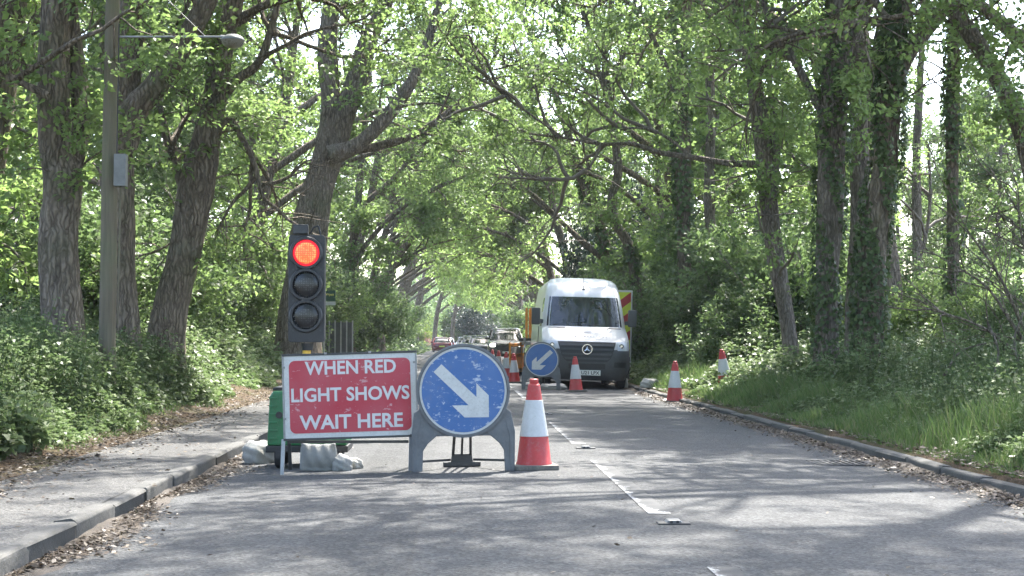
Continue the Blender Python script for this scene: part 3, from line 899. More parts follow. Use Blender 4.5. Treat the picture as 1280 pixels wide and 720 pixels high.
# hedge shrubs along the footpath and the thicket along the verge
for y in np.arange(24, 60, 3.0):
    place(shr[k % 3], -6.3 + RC.uniform(-.7, .4), y, RC.uniform(.75, 1.05), 'bushy green shrub in the thicket behind the footpath undergrowth', 'thicket shrubs on the footpath side'); k += 1
for y in (46, 49.5, 53, 56.5, 60, 64, 68, 73, 78, 84, 90, 97, 105, 114, 124, 135):
    place(shr[k % 3], -5.0 + RC.uniform(-.3, .2) - (0.5 if y < 52 else 0), y, RC.uniform(1.0, 1.3) * (0.75 if y < 52 else 1), 'bushy shrub of the tall hedge past the boarded fence', 'hedge shrubs past the boarded fence'); k += 1
for x, y, s in ((6.9, 34.8, 1.1), (7.5, 32, 1.1), (7.0, 38.5, 1.2), (8.4, 36, 1.3), (6.2, 43, 1.2), (8.6, 31.5, .95), (6.2, 31.2, .62), (6.1, 36.8, .75)):
    place(shr[k % 2], x, y, s, 'broad hazel bush in the thicket alongside the parked van', 'hazel bushes alongside the van'); k += 1
for y in np.arange(47, 135, 6.5):
    place(shr[k % 3], 5.7 + RC.uniform(-.2, .5), y, RC.uniform(1.0, 1.35), 'bushy shrub of the verge hedge far beyond the van', 'verge hedge beyond the van'); k += 1
for x, y, s in ((9.5, 25, .62), (10.8, 23.5, .6), (12.0, 26, .75), (9.0, 28.5, .7), (10.8, 30, .8), (8.3, 21.5, .42), (13.5, 31, .8), (9.3, 19.3, .45), (15.5, 36, .9), (12.5, 40, .9)):
    place(shr[k % 3], x, y, s, 'low scrubby bush under the sky gap behind the grassy verge', 'scrub behind the grassy verge'); k += 1
for x, y, s in ((6.3, 56, (1.0, 1.0, 1.7)), (6.9, 60, (1.1, 1.1, 2.1)), (6.3, 66, (1.0, 1.0, 1.9)), (7.2, 54, (1.0, 1.0, 1.5))):
    place(hol[0], x, y, s, 'dark holly standing behind the roof of the white van', 'dark hollies behind the van')
for x, y, s in ((-8.8, 22, .8), (-7.4, 25.5, .6)):
    place(hol[0], x, y, s, 'dark evergreen bush low behind the leaning oak', 'dark evergreen bushes behind the leaning oak')
# the sunlit end of the avenue
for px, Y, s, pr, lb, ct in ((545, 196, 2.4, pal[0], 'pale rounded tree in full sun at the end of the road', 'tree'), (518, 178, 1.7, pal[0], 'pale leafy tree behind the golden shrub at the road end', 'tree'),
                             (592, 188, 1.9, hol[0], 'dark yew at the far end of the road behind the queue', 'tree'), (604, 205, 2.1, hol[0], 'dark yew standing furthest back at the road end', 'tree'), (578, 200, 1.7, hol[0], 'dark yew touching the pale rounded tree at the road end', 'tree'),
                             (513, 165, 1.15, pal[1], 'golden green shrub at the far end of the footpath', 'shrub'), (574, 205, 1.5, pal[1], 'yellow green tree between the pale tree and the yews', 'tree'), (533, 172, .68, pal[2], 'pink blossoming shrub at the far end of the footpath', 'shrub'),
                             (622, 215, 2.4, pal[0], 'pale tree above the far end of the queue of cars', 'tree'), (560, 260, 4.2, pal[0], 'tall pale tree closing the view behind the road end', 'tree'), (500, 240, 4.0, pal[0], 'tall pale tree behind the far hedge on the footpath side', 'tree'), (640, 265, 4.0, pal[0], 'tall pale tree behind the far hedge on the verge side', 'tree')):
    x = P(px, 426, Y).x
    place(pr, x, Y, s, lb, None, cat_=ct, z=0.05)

# ------------------------------------------------------------------ undergrowth, grass, litter (nobody could count these)
def herbs(rng, x, y, h, k, ls, spread=0.16):
    """leafy stems: k leaves up each stem of height h"""
    n = len(x)
    z0 = gz(x) - 0.02
    lean = rng.normal(0, 0.16, (n, 2)) * h[:, None]
    idx = np.repeat(np.arange(n), k)
    t = rng.uniform(0.12, 1.0, n * k) ** 0.75
    a = rng.uniform(0, 6.283, n * k)
    base = np.stack([x[idx] + lean[idx, 0] * t * t, y[idx] + lean[idx, 1] * t * t, z0[idx] + h[idx] * t], -1)
    o = np.stack([np.cos(a), np.sin(a), rng.normal(-0.05, 0.3, n * k)], -1)
    s = ls[idx] * rng.uniform(0.6, 1.25, n * k) * (1.15 - 0.45 * t)
    nr = unit(np.stack([np.zeros(n * k), np.zeros(n * k), np.ones(n * k)], -1) + o * 0.35 + rng.normal(0, 0.25, (n * k, 3)))
    pos = base + o * (rng.random((n * k, 1)) * spread * 0.5 * ls[idx][:, None] / 0.1)
    lv = leaves(pos, o, nr, s, s * 0.88, 0.2)
    st = np.stack([np.stack([x + lean[:, 0] * q * q, y + lean[:, 1] * q * q, z0 + h * q], -1) for q in (0, 0.5, 1.0)], 1)
    return lv, tubes(st, 0.006, 0.003, 3)
rg = np.random.default_rng(5)
def patch(n, y0, y1, xf, hf, k, lsf, pw=1.6):
    y = y0 + (y1 - y0) * rg.random(n) ** pw
    x = xf(y)
    cl = 0.72 + 0.38 * np.sin(x * 2.1 + y * 1.3) * np.sin(y * 0.7 - x * 1.1)
    return herbs(rg, x, y, hf(x, y) * cl * rg.uniform(0.55, 1.15, n), k, lsf(y))
lsz = lambda y: np.clip(0.0045 * y, 0.07, 0.3)
def edge_l(y):
    return -3.78 - 0.02 * np.clip(y - 12, 0, 25) + 0.13 * np.sin(y * 0.9) + 0.08 * np.sin(y * 2.3 + 1)
parts = []
hl = lambda x, y: np.clip(0.13 + 1.25 * (edge_l(y) - x), 0.1, 1.0)
for n, y0, y1 in ((8200, 10.5, 32), (2600, 28, 60)):
    lv, st = patch(n, y0, y1, lambda y: edge_l(y) - 3.8 * rg.random(len(y)) ** 1.3, hl, 13, lsz)
    parts += [lv, st]
for n, ya, yb, xa, xb, hh in ((460, 15.3, 18.2, -5.3, -4.05, 0.8), (360, 19.2, 22.3, -5.6, -4.25, 0.8), (220, 12.5, 16, -6.2, -4.7, 1.0)):
    yy = rg.uniform(ya, yb, n); xx = rg.uniform(xa, xb, n)
    parts += list(herbs(rg, xx, yy, hh * rg.uniform(0.55, 1.1, n), 15, lsz(yy)))
lv, st = patch(1700, 58, 175, lambda y: -3.6 - 5.0 * rg.random(len(y)) ** 1.6, lambda x, y: np.clip(0.15 + 0.5 * (-3.6 - x), 0.15, 1.2), 14, lambda y: np.clip(0.004 * y, 0.2, 0.5), 1.0)
parts += [lv, st]
v, f = cat(parts)
tag(npobj('undergrowth', v, f, M['nettle']), 'nettles and brambles filling the bank behind the footpath', 'undergrowth', None, 'stuff')
# the leafy clump that leans over the footpath edge in the foreground
y = 11.6 + 1.5 * rg.random(330); x = -3.75 - 0.85 * rg.random(330)
lv, st = herbs(rg, x, y, 0.5 * rg.uniform(0.4, 1.1, 330), 12, np.full(330, 0.1))
v, f = cat([lv, st])
tag(npobj('nettle_clump', v, f, M['nettle']), 'bright nettle clump leaning over the edge of the leaf strewn footpath', 'plants', None, 'stuff')
parts = []
hr = lambda x, y: np.clip(0.16 + 0.6 * (x - 4.4), 0.14, 1.0)
for n, y0, y1 in ((7200, 11, 34), (1800, 30, 60)):
    lv, st = patch(n, y0, y1, lambda y: 4.45 + 4.8 * rg.random(len(y)) ** 1.2, hr, 13, lsz)
    parts += [lv, st]
lv, st = patch(1500, 56, 175, lambda y: 4.3 + 5.0 * rg.random(len(y)) ** 1.6, lambda x, y: np.clip(0.15 + 0.5 * (x - 4.3), 0.15, 1.2), 14, lambda y: np.clip(0.004 * y, 0.2, 0.5), 1.0)
parts += [lv, st]
v, f = cat(parts)
tag(npobj('verge_nettles', v, f, M['nettle']), 'nettles and low brambles covering the verge behind the grass', 'plants', None, 'stuff')
def grassy(rng, x, y, h, wd):
    n = len(x)
    z = gz(x) - 0.01
    a = rng.uniform(0, 6.283, n)
    b = np.stack([np.cos(a), np.sin(a), np.zeros(n)], -1) * (h * rng.uniform(0.1, 0.65, n))[:, None]
    p0 = np.stack([x, y, z], -1)
    p1 = p0 + b * 0.35 + np.array([0, 0, 1]) * (h * 0.6)[:, None]
    p2 = p0 + b + np.array([0, 0, 1]) * h[:, None]
    s = np.stack([-np.sin(a), np.cos(a), np.zeros(n)], -1)
    s = unit(s * 0.4 + np.array([1, 0, 0]) * rng.choice([-1, 1], n)[:, None]) * (wd * 0.5)[:, None]
    v = np.stack([p0 - s, p0 + s, p1 + s * 0.8, p1 - s * 0.8, p2 + s * 0.12, p2 - s * 0.12], 1).reshape(-1, 3)
    i = np.arange(n)[:, None] * 6
    f = np.concatenate([i + np.array([[0, 1, 2, 3]]), i + np.array([[3, 2, 4, 5]])])
    return v, f
n = 30000
y = 9.5 + 26 * rg.random(n) ** 1.5
x = 4.12 + (0.9 + 1.1 * np.clip((17 - y) / 6, 0, 1)) * rg.random(n) ** 1.1
cl = 0.65 + 0.5 * np.sin(x * 3 + y * 1.9) * np.sin(y * 1.1)
h = np.clip(0.1 + 0.45 * (x - 4.1), 0.07, 0.42) * rg.uniform(0.5, 1.25, n) * np.clip(cl, .35, 1.2)
v, f = grassy(rg, x, y, h, np.clip(0.0007 * y, 0.008, 0.02))
tag(npobj('verge_grass', v, f, M['grass']), 'long grass growing along the kerb of the verge', 'grass', None, 'stuff')
n = 24000
y = 11.5 + 34 * rg.random(n) ** 1.3
x = edge_l(y) + 0.18 - 1.5 * rg.random(n)
h = np.clip(0.06 + 0.2 * (edge_l(y) - x), 0.05, 0.3) * rg.uniform(0.5, 1.3, n)
v, f = grassy(rg, x, y, h, np.clip(0.0008 * y, 0.01, 0.025))
tag(npobj('bank_grass', v, f, M['grass']), 'short grass and seedlings at the foot of the footpath bank', 'grass', None, 'stuff')
def litter(rng, x, y, zoff, s, flat=0.35):
    n = len(x)
    a = rng.uniform(0, 6.283, n)
    d = np.stack([np.cos(a), np.sin(a), rng.normal(0, 0.15, n)], -1)
    nr = unit(np.array([0, 0, 1.0]) + rng.normal(0, flat, (n, 3)))
    p = np.stack([x, y, gz(x) + zoff], -1)
    asp = rng.choice([0.55, 0.4, 0.12, 0.08], n)
    return leaves(p, d, nr, s, s * asp, -0.1)
parts = []
n = 24000
y = 8.0 + 36 * rg.random(n) ** 1.7
x = -3.55 + rg.normal(0, 0.3, n)
parts.append(litter(rg, np.clip(x, -5.0, -2.8), y, 0.012 + 0.02 * rg.random(n), rg.uniform(0.02, 0.06, n)))
n = 20000
y = 5.5 + 17 * rg.random(n) ** 1.4
ww = 0.2 + 0.13 * np.sin(y * 1.7) + 0.09 * np.sin(y * 4.1 + 1)
parts.append(litter(rg, XL + 0.015 + np.abs(rg.normal(0, 0.5, n)) * ww, y, 0.004 + 0.022 * rg.random(n), rg.uniform(0.012, 0.05, n)))
n = 16000
y = 8.5 + 22 * rg.random(n) ** 1.3
parts.append(litter(rg, XR - 0.02 - np.abs(rg.normal(0, 0.17, n)), y, 0.006 + 0.03 * rg.random(n), rg.uniform(0.015, 0.055, n)))
n = 5000
y = 8.5 + 22 * rg.random(n) ** 1.2
parts.append(litter(rg, XR + 0.12 + np.abs(rg.normal(0, 0.2, n)), y, 0.012 + 0.03 * rg.random(n), rg.uniform(0.02, 0.07, n)))
n = 1500
parts.append(litter(rg, rg.uniform(-3.3, XL - 0.15, n), 6 + 30 * rg.random(n) ** 1.5, 0.014, rg.uniform(0.02, 0.06, n)))
n = 500
parts.append(litter(rg, rg.uniform(XL, XR, n), 6.5 + 20 * rg.random(n) ** 1.5, 0.008, rg.uniform(0.015, 0.04, n)))
v, f = cat(parts)
tag(npobj('leaf_litter', v, f, M['litter']), 'dry brown leaves and twigs gathered along kerbs and footpath edge', 'leaf litter', None, 'stuff')
# soil gathered in the channels, as low irregular ridges
def ridge(name, x0, x1, y0, y1, hh, seed):
    r = np.random.default_rng(seed)
    ys = np.arange(y0, y1, 0.12)
    xs = np.linspace(0, 1, 6)
    Yg, Tg = np.meshgrid(ys, xs, indexing='ij')
    wv = 0.65 + 0.25 * np.sin(ys * 1.7) + 0.18 * np.sin(ys * 4.3 + 2) + 0.1 * np.sin(ys * 9)
    X = x0 + (x1 - x0) * Tg * wv[:, None]
    Z = gz(np.clip(X, XL, XR)) + hh * (1 - Tg) ** 1.4 * (0.7 + 0.4 * np.sin(Yg * 3.1)) + r.normal(0, 0.004, X.shape) * (1 - Tg) - 0.004 * Tg + 0.003
    v = np.stack([X, Yg, Z], -1).reshape(-1, 3)
    nx = len(xs)
    i = np.arange((len(ys) - 1) * nx).reshape(-1, nx)[:, :-1].ravel()
    o = npobj(name, v, np.stack([i, i + 1, i + nx + 1, i + nx], -1), M['silt'], None, True)
    tag(o, kind='structure')
ridge('channel_soil', XL + 0.0, XL + 0.24, 5, 24, 0.035, 1)
ridge('channel_soil', XR - 0.0, XR - 0.26, 8, 40, 0.04, 2)

# bare branched shrub on the verge
rs = np.random.default_rng(31)
bx = 7.6
t = thing('bare_shrub', 'sprawling shrub of thin dark bare branches on the verge under the sky gap', 'shrub', (bx, 17.5, float(gz(bx)) - 0.02))
off = np.array(t.location)
stems = []
for pts in ([(1345, 505), (1290, 440), (1262, 400), (1235, 360), (1195, 333), (1155, 310)], [(1345, 505), (1285, 420), (1262, 370), (1240, 330), (1212, 292), (1190, 250)], [(1345, 505), (1305, 400), (1290, 350), (1278, 300), (1270, 240)], [(1345, 505), (1280, 450), (1230, 410), (1180, 392), (1140, 380)], [(1345, 505), (1330, 400), (1350, 300), (1345, 220)]):
    q = [P(a, b, 17.5) for a, b in pts]
    c = catmull([tuple(z) for z in q], 5)
    stems.append(c[np.linspace(0, len(c) - 1, 14).astype(int)])
stems = np.array(stems)
for s_ in stems:
    v, f = tubes(s_[None], 0.03, 0.007, 6)
    npobj('branch', v - off, f, M['bark'], t, True)
p1, _ = grow(rs, stems, 9, 1.3, 8, 0.25, 1, 0.8, 0.75, 0.15, 0.16)
p2, _ = grow(rs, p1, 4, 0.55, 5, 0.2, 1, 0.7, 0.8, 0.05, 0.2)
v, f = cat([tubes(p1, 0.01, 0.004, 4), tubes(p2, 0.005, 0.0025, 3)])
o = npobj('twigs', v - off, f, M['bark'], t, True)
o['kind'] = 'stuff'
v, f = sprays(rs, p2[::4, -1], 4, 0.12, 0.09, 0.055)
o = npobj('foliage', v - off, f, M['shrub'], t)
o['kind'] = 'stuff'
# fallen pale stems in the scrub beneath it
for i, (a, b, c) in enumerate((((1240, 478), (1248, 440), (1236, 405)), ((1278, 470), (1268, 425), (1280, 390)), ((1180, 470), (1200, 440), (1235, 428)))):
    q = np.array([tuple(P(*z, 16.5 + i * 0.4)) for z in (a, b, c)])
    v, f = tubes(catmull(q, 5)[None], 0.018, 0.009, 6)
    o = npobj('dead_stem', v, f, M['bark_grey'], None, True)
    tag(o, 'pale dead stem poking up through the verge scrub', 'stem', 'dead stems in the verge scrub')

# ------------------------------------------------------------------ street pole with lamp
def polemat():
    m = NM('weathered_pole')
    v = m.coord('Object', (1, 1, 0.05))
    a = m.noise(v, 22, 5, 0.7)
    b = m.noise(m.coord('Object'), 1.2, 4, 0.6)
    c = m.mix(a, (0.06, 0.05, 0.036), (0.22, 0.185, 0.135))
    c = m.mix(m.ramp(b, [(0.45, 0.0), (0.7, 0.5)]), c, (0.12, 0.15, 0.075))
    m.set(c, 0.9, 0, 0.15)
    m.bump(a, 0.7, 0.02)
    return m.m
M['pole'] = polemat()
M['galv'] = worn('galvanised_steel', (0.3, 0.3, 0.3), 0.5, 0.25, 10, metal=0.6)
M['greybox'] = worn('grey_enamel', (0.15, 0.152, 0.145), 0.5, 0.25, 8)
YP = 18.0
pb = onground(134, YP)
pole = thing('street_lamp', 'weathered wooden pole carrying a lamp on a long thin bracket', 'street lamp', tuple(pb))
pr = pxrows(YP, [(134, 430, 27), (136, 300, 26), (138, 150, 24), (141, 0, 22), (146, -250, 19)])
(v, f), tp, _ = limb_mesh(np.random.default_rng(3), [(pb.x, YP, pb.z - 0.1, 0.14)] + pr, 16, 0, 4, 0.008)
npobj('pole', v - np.array(pb), f, M['pole'], pole, True)
a, b = P(149, 46, YP - 0.1) - pb, P(276, 46, YP - 0.6) - pb
MB().cyl(a, b, 0.014, n=10).build('bracket_arm', M['galv'], pole, smooth=True)
a2, b2 = P(148, -60, YP - 0.1) - pb, P(256, 45, YP - 0.52) - pb
MB().cyl(a2, b2, 0.005, n=8).build('stay_rod', M['iron'], pole, smooth=True)
c = P(291, 51, YP - 0.66) - pb
q = MB()
q.lathe([(0.02, 0.075), (0.07, 0.07), (0.12, 0.045), (0.145, 0.01), (0.145, 0.0)], 20, c=tuple(c))
o = q.build('lamp_hood', M['greybox'], pole, smooth=True)
M['bowl'] = worn('lamp_bowl', (0.17, 0.16, 0.13), 0.3, 0.2, 20)
MB().lathe([(0.135, 0.0), (0.13, -0.03), (0.1, -0.065), (0.05, -0.085), (0.001, -0.09)], 20, c=tuple(c)).build('lamp_bowl', M['bowl'], pole, smooth=True)
MB().cyl(b, c + Vector((0, 0, 0.04)), 0.022, n=10).build('lamp_neck', M['galv'], pole, smooth=True)
bxc = P(151, 213, YP - 0.14) - pb
MB().box(bxc, (0.15, 0.12, 0.40)).build('control_box', M['greybox'], pole, 0.01)
MB().cyl(bxc + Vector((0, 0, -0.2)), bxc + Vector((-0.03, 0.03, -1.9)), 0.012, n=8).build('conduit', M['pole'], pole, smooth=True)
MB().cyl(P(149, 30, YP - 0.13) - pb, bxc + Vector((-0.05, 0, 0.2)), 0.008, n=6).build('cable', M['black_rubber'], pole)

# second pole behind the van
b2 = onground(739, 62)
o2 = thing('utility_pole', 'plain grey wooden utility pole rising behind the van roof', 'pole', tuple(b2))
MB().cyl((0, 0, -0.1), (0, 0, 7.5), 0.14, 0.11, 14).build('shaft', M['pole'], o2, smooth=True)
MB().box((0, 0, 7.1), (1.1, 0.09, 0.1)).build('crossarm', M['pole'], o2)

# ------------------------------------------------------------------ signs and signal
def scratched(name, c, scr=(0.72, 0.7, 0.68), amt=0.5, fade=0.35):
    m = NM(name)
    v1 = m.coord('Object', (1.0, 1, 2.6), (0, 0.06, 0))
    v2 = m.coord('Object', (1, 1, 1.2), (0, -0.35, 0))
    s1 = m.noise(v1, 6.5, 10, 0.78)
    s2 = m.noise(v2, 17.0, 8, 0.7)
    big = m.noise(m.coord(), 2.6, 3, 0.5)
    a = m.mix(m.ramp(big, [(0.3, 0.0), (0.75, fade)]), c, tuple(0.55 * x + 0.3 for x in c))
    thr = 0.66 - 0.14 * amt
    a = m.mix(m.ramp(s1, [(thr, 0.0), (thr + 0.05, 0.8)]), a, scr)
    a = m.mix(m.ramp(s2, [(thr + 0.02, 0.0), (thr + 0.06, 0.7)]), a, scr)
    g = m.noise(m.coord(), 14, 6, 0.7)
    a = m.mix(m.ramp(g, [(0.55, 0.0), (0.8, 0.4)]), a, (0.2, 0.17, 0.15))
    m.set(a, 0.42, 0, 0.4)
    return m.m
M['signred'] = scratched('sign_red', (0.4, 0.024, 0.045), (0.55, 0.36, 0.37), 0.5, 0.2)
M['signblue'] = scratched('sign_blue', (0.026, 0.105, 0.3), (0.5, 0.54, 0.6), 0.62, 0.2)
M['signblue2'] = scratched('sign_blue_clean', (0.026, 0.105, 0.3), (0.6, 0.64, 0.7), 0.05, 0.15)
M['signwhite'] = worn('sign_white', (0.53, 0.53, 0.52), 0.4, 0.12, 9, (0.25, 0.22, 0.2), 0.5)
M['letterwhite'] = worn('lettering_white', (0.56, 0.555, 0.555), 0.4, 0.06, 9, (0.5, 0.3, 0.3), 0.25)
M['frameblack'] = worn('frame_dark', (0.045, 0.047, 0.05), 0.5, 0.3, 12)
M['greyplastic'] = worn('grey_plastic', (0.125, 0.13, 0.138), 0.55, 0.25, 7, (0.2, 0.19, 0.17), 0.35)
# --- the red board
YS = 12.0
scl = F / YS
o0 = P(437, 588, YS)
bd = thing('red_sign_board', 'scuffed red temporary traffic board with white capitals on a low metal frame', 'sign', (o0.x, YS, float(gz(o0.x))))
sx = lambda px: (px - 437) / scl
sz = lambda py: P(437, py, YS).z - float(gz(o0.x))
roll = Matrix.Rotation(RAD(-1.7), 3, 'Y')
piv = Vector((0, 0, sz(495)))
def rolled(o):
    for vtx in o.data.vertices:
        vtx.co = piv + roll @ (vtx.co - piv)
    return o
x0, x1, z0, z1 = sx(356), sx(519), sz(546), sz(443)
rolled(MB().prism(rrect(x0, x1, z0, z1, 0.012, 2), 0.0, 0.012).build('plate', M['signwhite'], bd))
rolled(MB().prism(rrect(x0 + 0.042, x1 - 0.042, z0 + 0.04, z1 - 0.04, 0.05), -0.003, 0.002).build('red_panel', M['signred'], bd))
for zz in (z1 + 0.008, z0 - 0.008):
    rolled(MB().box(((x0 + x1) / 2, 0.012, zz), (x1 - x0 + 0.03, 0.036, 0.018)).build('frame_rail', M['frameblack'], bd))
for xx in (x0 - 0.008, x1 + 0.008):
    rolled(MB().box((xx, 0.012, (z0 + z1) / 2), (0.014, 0.034, z1 - z0 - 0.003)).build('frame_stile', M['galv'], bd))
def letters(s, px0, px1, py0, py1):
    rolled(text_part(s, sx(px0), sx(px1), sz(py1), sz(py0), -0.0032, M['letterwhite'], bd, 0.024))
letters('WHEN RED', 382, 495, 450.5, 467.5)
letters('LIGHT SHOWS', 364.5, 511, 483.5, 501)
letters('WAIT HERE', 374, 502, 517.5, 535.5)
for (px, py) in ((356, 457), (356, 521), (518, 455), (518, 521), (408, 441), (463, 441)):
    rolled(MB().box((sx(px), -0.006, sz(py)), (0.022, 0.012, 0.018)).build('clip', M['galv'], bd, 0.002))
# legs: the front pair under the stiles, the back pair splayed behind
gy = lambda x, y: float(gz(o0.x + x)) - float(gz(o0.x))
lx = sx(355)
MB().bar((lx + 0.0, 0.012, z0 - 0.02), (lx - 0.002, -0.06, gy(lx, 0) - 0.002), 0.03, 0.02).build('leg', M['galv'], bd)
rx = sx(514)
MB().bar((rx + 0.005, 0.012, z0 + 0.02), (rx, -0.02, gy(rx, 0) - 0.002), 0.05, 0.03).build('leg', M['greyplastic'], bd)
for xx in (lx + 0.01, rx):
    MB().bar((xx, 0.02, z1 - 0.02), (xx, 0.42, gy(xx, 0) - 0.002), 0.03, 0.02).build('leg', M['frameblack'], bd)
MB().bar((lx + 0.03, 0.09, sz(553)), (rx - 0.03, 0.09, sz(553)), 0.02, 0.024).build('crossbar', M['frameblack'], bd)

# --- blue arrow signs
def arrow_sign(label, ox, oy, s, mirror, blue, group=None):
    """s = pixels per metre of the big sign the outline was read from"""
    gzz = float(gz(ox))
    t = thing('arrow_sign', label, 'sign', (ox, oy, gzz))
    mx = -1 if mirror else 1
    X = lambda px: mx * (px - 580) / 150.0
    Z = lambda py: (588.5 - py) / 150.0
    cz = Z(489)
    MB().lathe([(0.372, -0.004), (0.36, -0.014), (0.36, 0.02), (0.3, 0.03), (0.001, 0.03)][::-1] if False else [(0.001, 0.03), (0.372, 0.03), (0.386, 0.018), (0.386, -0.014), (0.366, -0.016), (0.366, 0.0), (0.001, 0.0)], 64, 'Y', (0, 0, cz)).build('surround', M['greyplastic'], t, smooth=True)
    MB().lathe([(0.001, -0.004), (0.36, -0.004), (0.36, 0.004), (0.001, 0.004)], 64, 'Y', (0, 0, cz)).build('white_rim', M['signwhite'], t)
    MB().lathe([(0.001, -0.007), (0.342, -0.007), (0.342, 0.002), (0.001, 0.002)], 64, 'Y', (0, 0, cz)).build('blue_disc', M[blue], t)
    poly = [(553.5, 456), (596.4, 497), (596.4, 480), (611.5, 495), (611.5, 522), (581.5, 522), (566, 507), (586.5, 507), (543.5, 465.5)]
    MB().prism([(X(a), Z(b)) for a, b in poly], -0.0095, -0.004).build('arrow', M['signwhite'], t)
    for side in (-1, 1):
        pl = [(579 - side * 60, 516), (580 - side * 64, 540), (580 - side * 63, 588.5), (580 - side * 51, 588.5), (580 - side * 50, 563), (580 - side * 44, 554), (580 - side * 30, 542), (580 - side * 22, 537), (580 - side * 36, 522), (580 - side * 50, 508)]
        leg = MB().prism([((a - 580) / 150.0, Z(b)) for a, b in pl], 0.004, 0.05).build('leg', M['greyplastic'], t, 0.006)
        rb = [(580 - side * 59, 522), (580 - side * 61.5, 541), (580 - side * 60.5, 586), (580 - side * 57, 586), (580 - side * 57, 545), (580 - side * 52, 525)]
        MB().prism([((a - 580) / 150.0, Z(b)) for a, b in rb], 0.0, 0.006).build('rib', M['greyplastic'], t, 0.002)
    MB().prism([((a - 580) / 150.0, Z(b)) for a, b in [(545, 539), (615, 539), (618, 545), (542, 545)]], 0.01, 0.045).build('lower_rail', M['greyplastic'], t, 0.004)
    # back stay: a slotted strut raking away to the rear
    for a, b in ((-0.075, 0.022), (0.0, 0.018), (0.075, 0.022)):
        MB().bar((a * 0.8, 0.05, cz - 0.2), (a, 0.46, 0.1), b, 0.03).build('stay_bar', M['frameblack'], t)
    MB().prism([(-0.1, 0.0), (0.1, 0.0), (0.085, 0.11), (-0.085, 0.11)], 0.44, 0.48).build('stay_foot', M['frameblack'], t, 0.004)
    MB().box((0, 0.46, 0.022), (0.32, 0.06, 0.04)).build('stay_base', M['frameblack'], t, 0.006)
    for side in (-1, 1):
        MB().bar((side * 0.335, 0.03, 0.085), (side * 0.1, 0.45, 0.06), 0.012, 0.02).build('tie_strap', M['frameblack'], t)
    return t
p1_ = P(580, 489, 11.9)
s1 = arrow_sign('scratched round blue sign with white arrow pointing down beside the red board', p1_.x, 11.9, 150, False, 'signblue')
s1.rotation_euler = (0, RAD(-0.6), RAD(2))
p2_ = P(676, 446, 31.4)
s2 = arrow_sign('clean round blue sign with white arrow propped before the van', p2_.x, 31.4, 150, True, 'signblue2')
s2.rotation_euler = (0, RAD(1.6), RAD(-3))

# --- signal head on its mast, and the battery trolley it stands on
YT = 12.65
tg = P(382, 560, YT)
GX = tg.x
gT = float(gz(GX))
sig = thing('traffic_signal', 'portable traffic signal showing a lit red lamp above two dark ones', 'traffic light', (GX, YT, gT))
TX = lambda px: (px - 382) * YT / F
TZ = lambda py: P(382, py, YT).z - gT
M['sigblack'] = worn('signal_black', (0.022, 0.023, 0.026), 0.5, 0.3, 9, (0.1, 0.1, 0.1), 0.3)
M['sigyellow'] = worn('mast_yellow', (0.6, 0.36, 0.03), 0.5, 0.2, 9)
MB().prism(rrect(TX(360), TX(405), TZ(428), TZ(294), 0.03), -0.03, 0.09).build('housing', M['sigblack'], sig, 0.006)
def ledmat(name, lit):
    m = NM(name)
    v = m.coord('Object')
    vo = m.n('TexVoronoi')
    vo.inputs['Scale'].default_value = 52
    vo.inputs['Randomness'].default_value = 0.25
    m.l(v, vo.inputs['Vector'])
    if lit:
        k = m.ramp(vo.outputs['Distance'], [(0.15, 1.0), (0.5, 0.0)])
        c = m.mix(k, (1.0, 0.1, 0.02), (1.0, 0.62, 0.22))
        m.set((0.3, 0.01, 0.005), 0.3)
        m.l(c, m.b.inputs['Emission Color'])
        m.b.inputs['Emission Strength'].default_value = 0.22
    else:
        k = m.ramp(vo.outputs['Distance'], [(0.2, 1.0), (0.45, 0.0)])
        m.set(m.mix(k, (0.014, 0.014, 0.015), (0.06, 0.06, 0.062)), 0.25, 0, 0.5)
    return m.m
M['ledred'], M['leddark'] = ledmat('led_red', True), ledmat('led_dark', False)
M['glowring'] = NM('red_bezel').m
nb = M['glowring'].node_tree.nodes['Principled BSDF']
nb.inputs['Base Color'].default_value = (0.5, 0.01, 0.02, 1)
nb.inputs['Emission Color'].default_value = (1.0, 0.015, 0.03, 1)
nb.inputs['Emission Strength'].default_value = 0.21
for i, py in enumerate((316.5, 356, 395)):
    c = (TX(382), -0.03, TZ(py))
    R_ = 0.118
    MB().lathe([(R_, 0.0), (R_ + 0.028, 0.0), (R_ + 0.028, -0.018), (R_ + 0.02, -0.03), (R_, -0.03), (R_ - 0.004, 0.0)], 40, 'Y', c, cap=False).build('bezel', M['sigblack'], sig, smooth=True)
    if i == 0:
        MB().lathe([(0.001, -0.024), (0.06, -0.022), (0.108, -0.014), (0.118, 0.0), (0.001, 0.0)], 40, 'Y', c).build('lens', M['glowring'], sig, smooth=True)['label'] = 'lit red lens'
        MB().lathe([(0.001, -0.031), (0.06, -0.03), (0.09, -0.026), (0.095, -0.013), (0.001, -0.01)], 40, 'Y', c).build('led_cluster', M['ledred'], sig, smooth=True)
    else:
        MB().lathe([(0.001, -0.022), (0.06, -0.02), (0.1, -0.012), (R_, 0.0), (0.001, 0.0)], 40, 'Y', c).build('lens', M['leddark'], sig, smooth=True)
for px in (366, 400):
    for py in (337, 376, 413):
        MB().cyl((TX(px), -0.036, TZ(py)), (TX(px), -0.025, TZ(py)), 0.009, n=8).build('screw', M['frameblack'], sig)
MB().box((TX(375), 0.0, TZ(287)), (0.13, 0.1, 0.085)).build('detector', M['sigblack'], sig, 0.008)
MB().box((TX(375), -0.052, TZ(287.5)), (0.11, 0.006, 0.065)).build('detector_window', M['frameblack'], sig, 0.003)
